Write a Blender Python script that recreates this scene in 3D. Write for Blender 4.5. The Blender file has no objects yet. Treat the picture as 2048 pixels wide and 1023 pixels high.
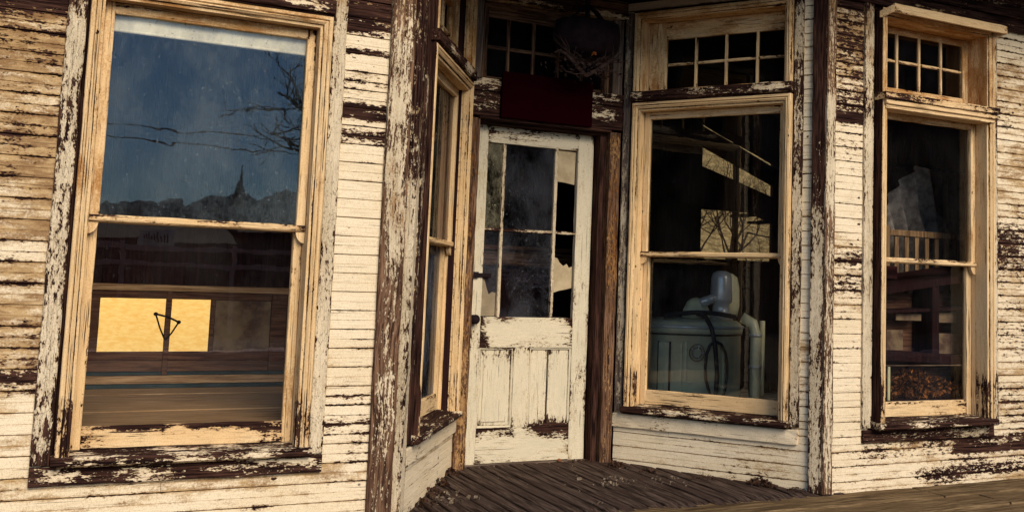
import bpy, math, random
from mathutils import Vector, Matrix, noise, Euler
R = math.radians
scene = bpy.context.scene
# ------------------------------------------------------------------ camera
cam_d = bpy.data.cameras.new("camera")
cam = bpy.data.objects.new("camera", cam_d)
scene.collection.objects.link(cam)
scene.camera = cam
F, YAW, PITCH, ROLL, PX, PY = 2141.7, 0.501, 0.101, 0.032, 210.2, -155.4
fw = Vector((math.sin(YAW)*math.cos(PITCH), math.cos(YAW)*math.cos(PITCH), math.sin(PITCH)))
rt = Vector((math.cos(YAW), -math.sin(YAW), 0))
up = rt.cross(fw)
c_, s_ = math.cos(ROLL), math.sin(ROLL)
rt2 = rt*c_ + up*s_
up2 = up*c_ - rt*s_
CAMZ = 1.1564
m = Matrix((rt2, up2, -fw)).transposed().to_4x4()
m.translation = (0, -5, CAMZ)
cam.matrix_world = m
cam_d.sensor_fit = 'HORIZONTAL'
cam_d.sensor_width = 36
cam_d.lens = F/2048*36
cam_d.shift_x = -PX/2048
cam_d.shift_y = PY/2048
cam_d.clip_start = 0.05
cam_d.clip_end = 8000
# ------------------------------------------------------------------ light
SUN_EL, SUN_AZ = R(33), R(3)      # azimuth measured from -y towards +x (negative: from the left)
sdir = Vector((math.sin(SUN_AZ)*math.cos(SUN_EL), -math.cos(SUN_AZ)*math.cos(SUN_EL), math.sin(SUN_EL)))
world = bpy.data.worlds.new("World")
scene.world = world
world.use_nodes = True
wn = world.node_tree.nodes
bg = wn["Background"]
sky = wn.new("ShaderNodeTexSky")
sky.sky_type = 'NISHITA'
sky.sun_disc = False
sky.sun_elevation = SUN_EL
sky.sun_rotation = math.atan2(sdir.x, sdir.y)
sky.dust_density = 0.3
sky.ozone_density = 4.0
world.node_tree.links.new(sky.outputs[0], bg.inputs[0])
bg.inputs[1].default_value = 0.07
sd = bpy.data.lights.new("sun", 'SUN')
sd.energy = 1.5
sd.angle = R(36)
sd.color = (1.0, 0.86, 0.66)
sun = bpy.data.objects.new("sun", sd)
scene.collection.objects.link(sun)
sun.rotation_euler = sdir.to_track_quat('Z', 'Y').to_euler()
sun.location = (-3, -12, 9)
vs = scene.view_settings
vs.view_transform = 'Standard'
vs.look = 'None'
vs.exposure = 1.38
vs.gamma = 1
scene.cycles.use_denoising = True
scene.cycles.max_bounces = 8
rnd = random.Random(7)

# ------------------------------------------------------------------ materials
def V4(c): return (c[0], c[1], c[2], 1)
class NB:
    def __init__(s, name):
        s.mat = bpy.data.materials.new(name); s.mat.use_nodes = True
        s.t = s.mat.node_tree; s.t.nodes.clear()
        s.out = s.t.nodes.new("ShaderNodeOutputMaterial")
    def n(s, typ, ins=None, **pr):
        nd = s.t.nodes.new("ShaderNode"+typ)
        for k, v in pr.items(): setattr(nd, k, v)
        for k, v in (ins or {}).items(): s.set(nd, k, v)
        return nd
    def set(s, nd, k, v):
        i = nd.inputs[k]
        if isinstance(v, bpy.types.NodeSocket): s.t.links.new(v, i)
        elif isinstance(v, bpy.types.Node): s.t.links.new(v.outputs[0], i)
        else: i.default_value = v
    def math(s, op, a, b=0.0, clamp=False):
        return s.n("Math", {0: a, 1: b}, operation=op, use_clamp=clamp).outputs[0]
    def mixc(s, f, a, b, blend='MIX'):
        nd = s.n("Mix", data_type='RGBA', blend_type=blend)
        for k, v in ((0, f), (6, a), (7, b)): s.set(nd, k, V4(v) if isinstance(v, tuple) and len(v) == 3 else v)
        return nd.outputs[2]
    def rng(s, v, a, b, c=0.0, d=1.0, smooth=True):
        nd = s.n("MapRange", {0: v, 1: a, 2: b, 3: c, 4: d}, interpolation_type='SMOOTHSTEP' if smooth else 'LINEAR')
        return nd.outputs[0]
    def coords(s, rand=True):
        co = s.n("TexCoord").outputs["Object"]
        if not rand: return co
        r = s.n("ObjectInfo").outputs["Random"]
        o = s.n("CombineXYZ", {0: s.math('MULTIPLY', r, 31.0), 1: s.math('MULTIPLY', r, 17.0), 2: s.math('MULTIPLY', r, 23.0)})
        return s.n("VectorMath", {0: co, 1: o.outputs[0]}, operation='ADD').outputs[0]
    def stretch(s, co, sc):
        return s.n("VectorMath", {0: co, 1: sc}, operation='MULTIPLY').outputs[0]
    def noise(s, co, scale, detail=4.0, rough=0.6, dist=0.0):
        return s.n("TexNoise", {"Vector": co, "Scale": scale, "Detail": detail, "Roughness": rough, "Distortion": dist}).outputs[0]
    def surf(s, col, rough=0.8, bump=None, dist=0.002, strength=0.6, spec=0.3, metal=0.0):
        b = s.n("BsdfPrincipled", {"Roughness": rough, "Metallic": metal, "Specular IOR Level": spec})
        s.set(b, "Base Color", V4(col) if isinstance(col, tuple) else col)
        if bump is not None:
            bn = s.n("Bump", {"Strength": strength, "Distance": dist, "Height": bump})
            s.set(b, "Normal", bn.outputs[0])
        s.t.links.new(b.outputs[0], s.out.inputs[0])
        return s.mat

AX = {'X': 0, 'Y': 1, 'Z': 2}
def along(axis, a, b):
    v = [b, b, b]; v[AX[axis]] = a
    return tuple(v)

def paint(name, axis, cols, woods, size=13.0, elong=0.22, crackle=0.0, flow=0.0, stain=(0.30, 0.16, 0.06), chips=0.5, rough=0.75, soft=0.010, cracks=0.8, ckt=0.655):
    """old paint over weathered wood; attribute wear (0..1) = how much paint is gone, dirt = brown staining; both also carry some painted shade"""
    b = NB(name)
    co = b.coords()
    wear = b.n("Attribute", attribute_name="wear").outputs["Fac"]
    dirt = b.n("Attribute", attribute_name="dirt").outputs["Fac"]
    if flow:
        w = b.n("TexNoise", {"Vector": b.stretch(co, along(axis, 0.35, 1.0)), "Scale": 7.0, "Detail": 2.0}).outputs["Color"]
        w = b.n("VectorMath", {0: w, 1: (0.5, 0.5, 0.5)}, operation='SUBTRACT').outputs[0]
        w = b.n("VectorMath", {0: w, "Scale": flow}, operation='SCALE').outputs[0]
        cg = b.n("VectorMath", {0: co, 1: w}, operation='ADD').outputs[0]
    else: cg = co
    st = b.stretch(cg, along(axis, elong, 1.0))
    n1 = b.noise(st, size, 5.0, 0.66)
    n0 = b.noise(b.stretch(cg, along(axis, 0.30, 1.0)), 4.5, 3.0, 0.6)
    n2 = b.noise(b.stretch(cg, along(axis, 0.35, 1.0)), 90.0, 3.0, 0.6)
    n3 = b.noise(b.stretch(co, along(axis, 0.45, 1.0)), 210.0, 2.0, 0.5)
    n = b.math('ADD', b.math('ADD', b.math('MULTIPLY', n0, 0.26), b.math('MULTIPLY', n1, 0.34)), b.math('ADD', b.math('MULTIPLY', n2, 0.25), b.math('MULTIPLY', n3, 0.15)))
    t = b.rng(wear, 0.0, 1.0, 0.31, 0.69, False)
    d = b.math('SUBTRACT', n, t)                       # >0: paint still there
    ptd = b.rng(d, -soft, soft)
    if chips:
        vo = b.n("TexVoronoi", {"Vector": b.stretch(co, along(axis, 0.6, 1.0)), "Scale": 26.0, "Randomness": 1.0})
        big = b.rng(b.noise(co, 3.0, 2.0), 0.48, 0.62)
        r_ = b.n("SeparateColor", {0: vo.outputs["Color"]}).outputs[0]
        rad = b.math('MULTIPLY', b.math('MULTIPLY', b.rng(r_, 0.55, 1.0, 0.0, 0.26), big), chips)
        ed = b.math('ADD', vo.outputs["Distance"], b.math('MULTIPLY', b.math('SUBTRACT', n3, 0.5), 0.35))
        ptd = b.math('MULTIPLY', ptd, b.rng(b.math('SUBTRACT', ed, rad), -0.01, 0.03))
    crk = None
    if crackle:
        vd = b.n("TexVoronoi", {"Vector": b.stretch(b.n("VectorMath", {0: co, 1: b.n("VectorMath", {0: b.n("TexNoise", {"Vector": co, "Scale": 40.0}).outputs["Color"], "Scale": 0.02}, operation='SCALE').outputs[0]}, operation='ADD').outputs[0], along(axis, 0.45, 1.0)), "Scale": 85.0}, feature='DISTANCE_TO_EDGE').outputs["Distance"]
        crk = b.rng(vd, 0.02, 0.10)
        crk = b.math('ADD', crk, b.math('SUBTRACT', 1.0, b.math('MULTIPLY', crackle, b.rng(n1, 0.40, 0.60))), True)
        ptd = b.math('MULTIPLY', ptd, b.rng(crk, 0.25, 0.75))
    ck = b.noise(b.stretch(cg, along(axis, 0.018, 1.0)), 190.0, 2.0, 0.5)
    ckm = b.math('MULTIPLY', b.rng(ck, ckt, ckt+.045), b.rng(b.noise(b.stretch(co, along(axis, .3, 1.0)), 6.0, 2.0), 0.40, 0.58))
    ptd = b.math('MULTIPLY', ptd, b.math('SUBTRACT', 1.0, b.math('MULTIPLY', ckm, cracks)))
    # paint colour
    blot = b.noise(b.stretch(co, along(axis, 0.35, 1.0)), 4.5, 5.0, 0.65)
    pc = b.mixc(b.rng(blot, 0.35, 0.68), cols[0], cols[1])
    fine = b.noise(b.stretch(co, along(axis, 0.06, 1.0)), 160.0, 3.0, 0.6)
    pc = b.mixc(b.rng(fine, 0.46, 0.66, 0.0, 0.42), pc, cols[2])
    # stains: along-grain blotches and fine specks
    sm = b.noise(b.stretch(co, along(axis, 0.3, 1.0)), 13.0, 8.0, 0.78)
    sp = b.noise(co, 120.0, 2.0, 0.6)
    sg = b.math('ADD', b.math('MULTIPLY', sm, 0.8), b.math('MULTIPLY', sp, 0.2))
    sf = b.rng(b.math('SUBTRACT', sg, b.rng(dirt, 0.0, 1.0, 0.66, 0.30, False)), -0.02, 0.14, 0.0, 0.92)
    st2 = b.mixc(b.rng(b.noise(b.stretch(co, along(axis, 0.25, 1.0)), 30.0, 4.0, .7), .38, .62), stain, (.60, .47, .31))
    pc = b.mixc(sf, pc, b.mixc(1.0, pc, st2, 'MULTIPLY'))
    rim = b.math('MULTIPLY', b.rng(d, 0.055, 0.005), 0.5)  # dark outline: small shadows of the paint edges put into the colour
    pc = b.mixc(rim, pc, b.mixc(1.0, pc, (0.42, 0.30, 0.20), 'MULTIPLY'))
    # wood
    g1 = b.noise(b.stretch(cg, along(axis, 0.045, 1.0)), 95.0, 5.0, 0.7)
    g2 = b.noise(b.stretch(cg, along(axis, 0.25, 1.0)), 9.0, 4.0, 0.6)
    wc = b.mixc(b.rng(g1, 0.38, 0.64), woods[0], woods[1])
    wc = b.mixc(b.rng(g2, 0.45, 0.70, 0.0, 0.8), wc, woods[2])
    gr = b.noise(b.stretch(co, along(axis, 1.0, 0.55)), 330.0, 2.0, 0.7)
    pc = b.mixc(b.rng(gr, 0.36, 0.52, 0.34, 0.0), pc, b.mixc(1.0, pc, (0.40, 0.30, 0.20), 'MULTIPLY'))
    col = b.mixc(ptd, wc, pc)
    h = b.math('ADD', ptd, b.math('MULTIPLY', g1, 0.5))
    return b.surf(col, 0.9, h, 0.0028, 0.8, 0.06)

W_DARK = ((0.006, 0.0025, 0.0026), (0.075, 0.034, 0.023), (0.018, 0.0070, 0.006))
W_MID = ((0.022, 0.010, 0.007), (0.235, 0.130, 0.075), (0.085, 0.041, 0.024))
W_GREY = ((0.055, 0.040, 0.036), (0.23, 0.17, 0.125), (0.10, 0.066, 0.05))
W_ORNG = ((0.060, 0.022, 0.012), (0.30, 0.135, 0.055), (0.16, 0.065, 0.028))
C_CREAM = ((0.82, 0.69, 0.49), (0.77, 0.63, 0.42), (0.60, 0.46, 0.29))
C_OCHRE = ((0.78, 0.56, 0.31), (0.71, 0.48, 0.24), (0.50, 0.31, 0.14))
C_WHITE = ((0.72, 0.60, 0.42), (0.56, 0.46, 0.31), (0.36, 0.28, 0.18))
C_DOOR = ((0.70, 0.61, 0.44), (0.63, 0.56, 0.41), (0.54, 0.47, 0.34))
MAT = {}
for ax in 'XZ':
    MAT['cream'+ax] = paint('peeling_cream_paint_'+ax.lower(), ax, C_CREAM, W_DARK, size=27, elong=.27, chips=.8, cracks=.45, stain=(0.30, 0.185, 0.095))
    MAT['fine'+ax] = paint('fine_peeling_cream_paint_'+ax.lower(), ax, C_CREAM, W_DARK, size=60, elong=.38, chips=.9, cracks=.4, stain=(0.30, 0.185, 0.095))
    MAT['trim'+ax] = paint('ochre_trim_paint_'+ax.lower(), ax, C_OCHRE, W_DARK, size=34, elong=0.07, chips=0.6, cracks=.95, ckt=.61, stain=(0.5, 0.3, 0.14))
    MAT['board'+ax] = paint('casing_board_paint_'+ax.lower(), ax, C_WHITE, W_DARK, size=58, elong=0.30, crackle=0.55, stain=(0.45, 0.28, 0.15))
    MAT['dark'+ax] = paint('bare_dark_wood_'+ax.lower(), ax, C_CREAM, W_DARK, size=32, elong=0.16)
    MAT['grey'+ax] = paint('grey_weathered_wood_'+ax.lower(), ax, C_WHITE, W_GREY, size=22, elong=0.12)
    MAT['raw'+ax] = paint('raw_brown_wood_'+ax.lower(), ax, ((0.42, 0.25, 0.11), (0.34, 0.19, 0.08), (0.22, 0.11, 0.05)), W_MID, size=75, elong=0.35, chips=1.0)
MAT['post'] = paint('corner_post_wood', 'Z', C_WHITE, W_MID, size=90, elong=0.06, flow=0.045, stain=(0.5, 0.3, 0.16))
MAT['doorZ'] = paint('door_paint_vertical', 'Z', C_DOOR, W_DARK, size=14, elong=0.2, chips=0.25, stain=(0.62, 0.5, 0.32))
MAT['doorX'] = paint('door_paint_horizontal', 'X', C_DOOR, W_DARK, size=14, elong=0.2, chips=0.25, stain=(0.62, 0.5, 0.32))

def plain_wood(name, axis, woods, gap=0.0):
    b = NB(name); co = b.coords()
    g1 = b.noise(b.stretch(co, along(axis, 0.05, 1.0)), 70.0, 5.0, 0.7)
    g2 = b.noise(b.stretch(co, along(axis, 0.3, 1.0)), 6.0, 5.0, 0.65)
    wc = b.mixc(b.rng(g1, 0.36, 0.66), woods[0], woods[1])
    wc = b.mixc(b.rng(g2, 0.42, 0.70, 0.0, 0.85), wc, woods[2])
    return b.surf(wc, 0.85, b.math('ADD', g1, b.math('MULTIPLY', g2, 0.6)), 0.004, 0.8, 0.05)
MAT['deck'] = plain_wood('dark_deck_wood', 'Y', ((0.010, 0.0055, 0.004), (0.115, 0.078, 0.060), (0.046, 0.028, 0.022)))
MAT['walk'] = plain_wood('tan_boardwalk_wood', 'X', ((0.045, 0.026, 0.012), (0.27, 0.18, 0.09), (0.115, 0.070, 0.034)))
MAT['inX'] = plain_wood('brown_interior_wood_x', 'X', ((0.24, 0.13, 0.06), (0.62, 0.40, 0.21), (0.44, 0.27, 0.13)))
MAT['inZ'] = plain_wood('dark_interior_wood_z', 'Z', ((0.05, 0.022, 0.016), (0.13, 0.06, 0.038), (0.08, 0.034, 0.022)))
MAT['inM'] = plain_wood('mid_interior_wood', 'X', ((0.06, 0.026, 0.018), (0.19, 0.095, 0.055), (0.11, 0.05, 0.03)))
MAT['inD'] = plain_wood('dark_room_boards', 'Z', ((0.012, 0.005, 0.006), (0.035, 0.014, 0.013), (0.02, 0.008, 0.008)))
MAT['slat'] = plain_wood('honey_slat_wood', 'Z', ((0.12, 0.065, 0.03), (0.36, 0.23, 0.12), (0.22, 0.13, 0.065)))
MAT['street'] = plain_wood('dark_street_boards', 'X', ((0.02, 0.010, 0.012), (0.06, 0.03, 0.03), (0.035, 0.016, 0.02)))
def simple(name, col, col2, scale=8.0, rough=0.8, spec=0.3, metal=0.0, bump=0.3, dist=0.004):
    b = NB(name); co = b.coords()
    n = b.noise(co, scale, 6.0, 0.65)
    return b.surf(b.mixc(b.rng(n, 0.35, 0.65), col, col2), rough, n, dist, bump, spec, metal)
MAT['sign'] = simple('maroon_sign_paint', (0.0125, 0.0006, 0.0020), (0.0105, 0.0005, 0.0017), 5, 1.0, 0.0, 0, 0.05)
MAT['iron'] = simple('black_iron', (0.008, 0.004, 0.005), (0.016, 0.008, 0.010), 20, 0.8, 0.12)
MAT['twig'] = simple('dry_twig', (0.028, 0.014, 0.012), (0.06, 0.032, 0.022), 30)
MAT['orange'] = simple('orange_petal', (0.35, 0.10, 0.01), (0.25, 0.06, 0.01), 30)
MAT['leaf'] = simple('dry_orange_leaf', (0.42, 0.15, 0.03), (0.13, 0.045, 0.015), 14)
MAT['litter'] = simple('brown_leaf_litter', (0.022, 0.010, 0.006), (0.07, 0.028, 0.012), 30)
MAT['flake'] = simple('pale_paint_flake', (0.24, 0.18, 0.12), (0.10, 0.075, 0.05), 30)
MAT['cloth'] = simple('pale_dust_cloth', (0.27, 0.24, 0.21), (0.12, 0.10, 0.09), 16, 0.9, 0.1)
MAT['blind'] = simple('cream_roller_blind', (0.85, 0.78, 0.58), (0.74, 0.66, 0.48), 5, 0.9, 0.1)
MAT['enamel'] = simple('pale_green_enamel', (0.66, 0.62, 0.36), (0.42, 0.41, 0.27), 3, 0.35, 0.5, 0, 0.05)
MAT['steel'] = simple('dull_steel', (0.55, 0.54, 0.50), (0.38, 0.38, 0.36), 6, 0.3, 0.6, 0.25, 0.05)
MAT['rubber'] = simple('black_rubber', (0.010, 0.010, 0.012), (0.02, 0.018, 0.02), 20, 0.5)
MAT['paper'] = simple('brown_paper', (0.48, 0.38, 0.24), (0.34, 0.26, 0.15), 9, 0.9, 0.1)
MAT['panel'] = simple('dusty_panel', (0.24, 0.17, 0.10), (0.09, 0.05, 0.038), 8, 0.9, 0.1)
MAT['teal'] = simple('teal_paint', (0.008, 0.028, 0.032), (0.012, 0.045, 0.05), 8, 0.5)
MAT['red'] = simple('red_book_cloth', (0.05, 0.008, 0.008), (0.04, 0.006, 0.006), 10)
MAT['grass'] = simple('dry_yellow_grass', (0.98, 0.63, 0.18), (0.90, 0.50, 0.11), 9.0, 0.95, 0.05, 0, 0.25, 0.05)
MAT['hay'] = simple('pale_hill_grass', (0.60, 0.42, 0.19), (0.26, 0.17, 0.07), 5, 0.95, 0.1, 0, 1.0, 0.3)
MAT['ground'] = simple('dusty_dirt', (0.17, 0.115, 0.07), (0.10, 0.068, 0.045), 0.5, 0.95, 0.1)
MAT['asphalt'] = simple('worn_asphalt', (0.040, 0.032, 0.034), (0.06, 0.048, 0.048), 2, 0.9, 0.2)
MAT['kerb'] = simple('concrete_kerb', (0.62, 0.36, 0.32), (0.45, 0.26, 0.24), 3)
MAT['rock'] = simple('blue_rock_hill', (0.028, 0.032, 0.055), (0.040, 0.045, 0.075), 0.01)
MAT['bark'] = simple('bare_tree_bark', (0.018, 0.011, 0.009), (0.045, 0.028, 0.02), 12, .9, .03)
MAT['slate'] = simple('dark_roof', (0.02, 0.016, 0.02), (0.03, 0.024, 0.03), 3)
MAT['board_sign'] = simple('faded_white_board', (0.85, 0.80, 0.72), (0.5, 0.46, 0.42), 6)
MAT['puttyX'] = MAT['trimX']

def glass_mat(name, dust=0.05, tint=(1, 1, 1), wav=0.25, dustcol=(0.30, 0.29, 0.28), gain=1.5, refl=(1, 1, 1)):
    b = NB(name); co = b.coords()
    wv = b.noise(b.stretch(co, (1.0, 1.0, 1.6)), 5.0, 2.0, 0.45)
    bn = b.n("Bump", {"Strength": wav, "Distance": 0.0035, "Height": wv})
    fr = b.n("Fresnel", {"IOR": 1.5, "Normal": bn.outputs[0]})
    f = b.math('MULTIPLY', fr, gain, True)
    tr = b.n("BsdfTransparent", {0: V4(tint)})
    gl = b.n("BsdfGlossy", {0: V4(refl), "Roughness": 0.0, "Normal": bn.outputs[0]})
    mx = b.n("MixShader", {0: f, 1: tr.outputs[0], 2: gl.outputs[0]})
    df = b.n("BsdfDiffuse", {0: V4(dustcol)})
    d1 = b.noise(b.stretch(co, (1.0, 1.0, 0.7)), 3.0, 7.0, 0.7)
    d2 = b.noise(co, 80.0, 3.0, 0.7)
    sp = b.rng(b.noise(co, 62.0, 1.0, 0.5), 0.705, 0.735, 0.0, 1.5)
    dd = b.math('MULTIPLY', b.rng(b.math('ADD', b.math('MULTIPLY', d1, 0.75), b.math('MULTIPLY', d2, 0.25)), 0.38, 0.66, 0.0, 2.3), dust)
    dd = b.math('ADD', dd, b.math('MULTIPLY', sp, dust*1.5), True)
    m2 = b.n("MixShader", {0: dd, 1: mx.outputs[0], 2: df.outputs[0]})
    b.t.links.new(m2.outputs[0], b.out.inputs[0])
    return b.mat
MAT['glass'] = glass_mat('old_window_glass', 0.008, wav=.1)
MAT['glassL'] = glass_mat('dusty_window_glass', 0.17, wav=0.06, dustcol=(0.12, 0.145, 0.155), gain=1.1, refl=(.55, .78, 1.0))
MAT['glassD'] = glass_mat('dark_transom_glass', 0.008, (0.5, 0.4, 0.4), wav=.1)
MAT['glassP'] = glass_mat('grimy_door_glass', 0.22, (0.8, 0.8, 0.7), 0.4, (0.40, 0.36, 0.24))
MAT['glassM'] = glass_mat('lower_window_glass', 0.012, wav=0.05, gain=1.7)
MAT['glassF'] = glass_mat('filmy_side_glass', 0.13, (.6, .6, .7), wav=.1, gain=.35, dustcol=(.26, .28, .34))
MAT['glassB'] = glass_mat('dark_side_glass', 0.02, (.6, .55, .6), wav=.1, gain=0.35)
MAT['glassC'] = glass_mat('streaked_door_glass', 0.06, wav=0.25, dustcol=(.26, .27, .32))

# ------------------------------------------------------------------ mesh helpers
def nz(x, y, z, s=1.0): return noise.noise(Vector((x*s, y*s, z*s)))
Z0 = lambda x, y, z: (0.0, 0.0)
def W(w, d=0.15, var=0.12, sc=3.0):
    def f(x, y, z):
        k = nz(x+9, y+3, z+5, sc)
        return (min(1, max(0, w + var*k)), d)
    return f
class MB:
    def __init__(s): s.v = []; s.f = []; s.m = []; s.w = []; s.d = []; s.mats = []
    def mi(s, mat):
        mat = MAT[mat] if isinstance(mat, str) else mat
        if mat not in s.mats: s.mats.append(mat)
        return s.mats.index(mat)
    def vert(s, p, wf=Z0):
        s.v.append(tuple(p)); a = wf(*p); s.w.append(a[0]); s.d.append(a[1]); return len(s.v)-1
    def face(s, idx, mi): s.f.append(idx); s.m.append(mi)
    def poly(s, pts, mat, wf=Z0): s.face([s.vert(p, wf) for p in pts], s.mi(mat))
    def plank(s, lo, hi, mat, wf=Z0, axis=None, cham=0.0025, jit=0.0012, step=0.07, bow=0.0, ew=0.13):
        lo = list(lo); hi = list(hi)
        ext = [hi[i]-lo[i] for i in range(3)]
        a = AX[axis] if axis else max(range(3), key=lambda i: ext[i])
        b, c = [i for i in range(3) if i != a]
        ch = min(cham, ext[b]*0.3, ext[c]*0.3)
        n = max(1, int(ext[a]/step)); mi = s.mi(mat); rings = []
        ph = rnd.uniform(0, 99)
        for i in range(n+1):
            t = lo[a] + ext[a]*i/n
            ring = []
            mb_ = (lo[b]+hi[b])/2; mc_ = (lo[c]+hi[c])/2; eb, ec = ext[b]*.22, ext[c]*.22
            endw = ew*1.2 if i in (0, n) else 0.0
            for pb, pc, ed in ((lo[b]+ch, lo[c], 1), (lo[b]+eb, lo[c], 0), (hi[b]-eb, lo[c], 0), (hi[b]-ch, lo[c], 1), (hi[b], lo[c]+ch, 1), (hi[b], mc_, 0), (hi[b], hi[c]-ch, 1), (hi[b]-ch, hi[c], 1), (mb_, hi[c], 0), (lo[b]+ch, hi[c], 1), (lo[b], hi[c]-ch, 1), (lo[b], mc_, 0), (lo[b], lo[c]+ch, 1)):
                p = [0, 0, 0]; p[a] = t
                k = jit*nz(t*9+ph, pb*40, pc*40)*2 + bow*math.sin(math.pi*i/n)
                k2 = jit*nz(t*9+ph+50, pb*40, pc*40)*2
                p[b] = pb + k2; p[c] = pc + k
                vi = s.vert(p, wf); s.w[vi] = min(1, s.w[vi]+(ew if ed else 0)+endw); ring.append(vi)
            rings.append(ring)
        nr_ = len(rings[0])
        for r0, r1 in zip(rings, rings[1:]):
            for j in range(nr_):
                s.face([r0[j], r0[(j+1) % nr_], r1[(j+1) % nr_], r1[j]], mi)
        s.face(rings[0][::-1], mi); s.face(rings[-1], mi)
    def frame(s, u0, u1, z0, z1, prof, mh, mv, wf=Z0, sides='LTR', y0=0.0, step=0.07):
        """picture-frame moulding: prof = [(inset, y)]"""
        for sd_ in sides:
            mat = mh if sd_ in 'TB' else mv
            mi = s.mi(mat); rows = []
            L = (z1-z0) if sd_ in 'LR' else (u1-u0)
            n = max(2, int(L/step))
            for k in range(n+1):
                t = k/n; row = []
                for o, y, *aw in prof:
                    zb = z0 + (o if 'B' in sides else 0.0)
                    zt = z1 - (o if 'T' in sides else 0.0)
                    ul, ur = u0+o, u1-o
                    if sd_ == 'L': p = (ul, y, zb+(zt-zb)*t)
                    elif sd_ == 'R': p = (ur, y, zt+(zb-zt)*t)
                    elif sd_ == 'T': p = (ul+(ur-ul)*t, y, zt)
                    else: p = (ur+(ul-ur)*t, y, zb)
                    j = 0.0012*nz(p[0]*8, p[2]*8, o*60)
                    vi = s.vert((p[0]+j, p[1]+j+y0, p[2]+j), wf); row.append(vi)
                    if aw: s.w[vi] = min(1, s.w[vi]+(aw[0] if sd_ == 'L' or aw[0] < .9 else .2))  # full values darken the left side faces only
                rows.append(row)
            for r0, r1 in zip(rows, rows[1:]):
                for q in range(len(prof)-1):
                    s.face([r0[q], r1[q], r1[q+1], r0[q+1]], mi)
    def tube(s, pts, rads, mat, seg=7, cap=True):
        pts = [Vector(p) for p in pts]; mi = s.mi(mat); rings = []
        for i, p in enumerate(pts):
            t = (pts[min(i+1, len(pts)-1)] - pts[max(i-1, 0)]).normalized()
            a = t.orthogonal().normalized() if i == 0 else (a - t*a.dot(t)).normalized()
            b = t.cross(a)
            r = rads[i] if isinstance(rads, (list, tuple)) else rads
            rings.append([s.vert(p + (a*math.cos(2*math.pi*k/seg) + b*math.sin(2*math.pi*k/seg))*r) for k in range(seg)])
        for r0, r1 in zip(rings, rings[1:]):
            for k in range(seg): s.face([r0[k], r0[(k+1) % seg], r1[(k+1) % seg], r1[k]], mi)
        if cap: s.face(rings[0][::-1], mi); s.face(rings[-1], mi)
    def lathe(s, prof, mat, c=(0, 0, 0), seg=36, sx=1.0, sy=1.0, flute=0.0, nfl=0):
        mi = s.mi(mat); rings = []
        for r, z in prof:
            rg = []
            for k in range(seg):
                a = 2*math.pi*k/seg
                rr = r*(1+flute*math.cos(nfl*a))
                rg.append(s.vert((c[0]+rr*math.cos(a)*sx, c[1]+rr*math.sin(a)*sy, c[2]+z)))
            rings.append(rg)
        for r0, r1 in zip(rings, rings[1:]):
            for k in range(seg): s.face([r0[k], r0[(k+1) % seg], r1[(k+1) % seg], r1[k]], mi)
    def leaf(s, p, size, mat):
        e = Euler((rnd.uniform(-1.2, 1.2), rnd.uniform(-1.2, 1.2), rnd.uniform(0, 6.3))).to_matrix()
        q = [Vector(p) + e @ Vector(o)*size for o in ((-.5, 0, 0), (-.1, -.3, .08), (.5, 0, 0), (-.1, .3, .08))]
        i = [s.vert(x) for x in q]; mi = s.mi(mat)
        s.face([i[0], i[1], i[2]], mi); s.face([i[0], i[2], i[3]], mi)
    def build(s, name, parent=None, loc=None, rotz=0.0, smooth=False, label=None):
        me = bpy.data.meshes.new(name)
        me.from_pydata(s.v, [], s.f); me.update()
        for mt in s.mats: me.materials.append(mt)
        me.polygons.foreach_set('material_index', s.m)
        if smooth: me.polygons.foreach_set('use_smooth', [True]*len(s.f))
        for nm, arr in (('wear', s.w), ('dirt', s.d)):
            at = me.attributes.new(nm, 'FLOAT', 'POINT'); at.data.foreach_set('value', arr)
        o = bpy.data.objects.new(name, me)
        scene.collection.objects.link(o)
        if parent: o.parent = parent
        if loc: o.location = loc
        o.rotation_euler = (0, 0, rotz)
        if label: o['label'] = label
        return o
def thing(name, label, cat, loc=(0, 0, 0), group=None, rotz=0.0):
    o = bpy.data.objects.new(name, None); scene.collection.objects.link(o)
    o.location = loc; o.rotation_euler = (0, 0, rotz); o['label'] = label; o['category'] = cat
    if group: o['group'] = group
    return o
def tag(o, label, cat, group=None):
    o['label'] = label; o['category'] = cat
    if group: o['group'] = group
    return o
def struct(o, kind='structure'): o['kind'] = kind; return o

# ------------------------------------------------------------------ the storefront
AB, AD = R(59), R(58)
OB = (1.60, 0.0, 0.0)
OD = (4.165-1.40*math.cos(AD), 1.40*math.sin(AD), 0.0)
YC = 1.19
store = thing('storefront_building', 'weathered wooden storefront with peeling cream paint, tall windows and a recessed doorway', 'building')
ROW = 0.0865
Z_OFF = 0.229 - 3*ROW + 0.0     # seam heights measured on the wall

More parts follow.
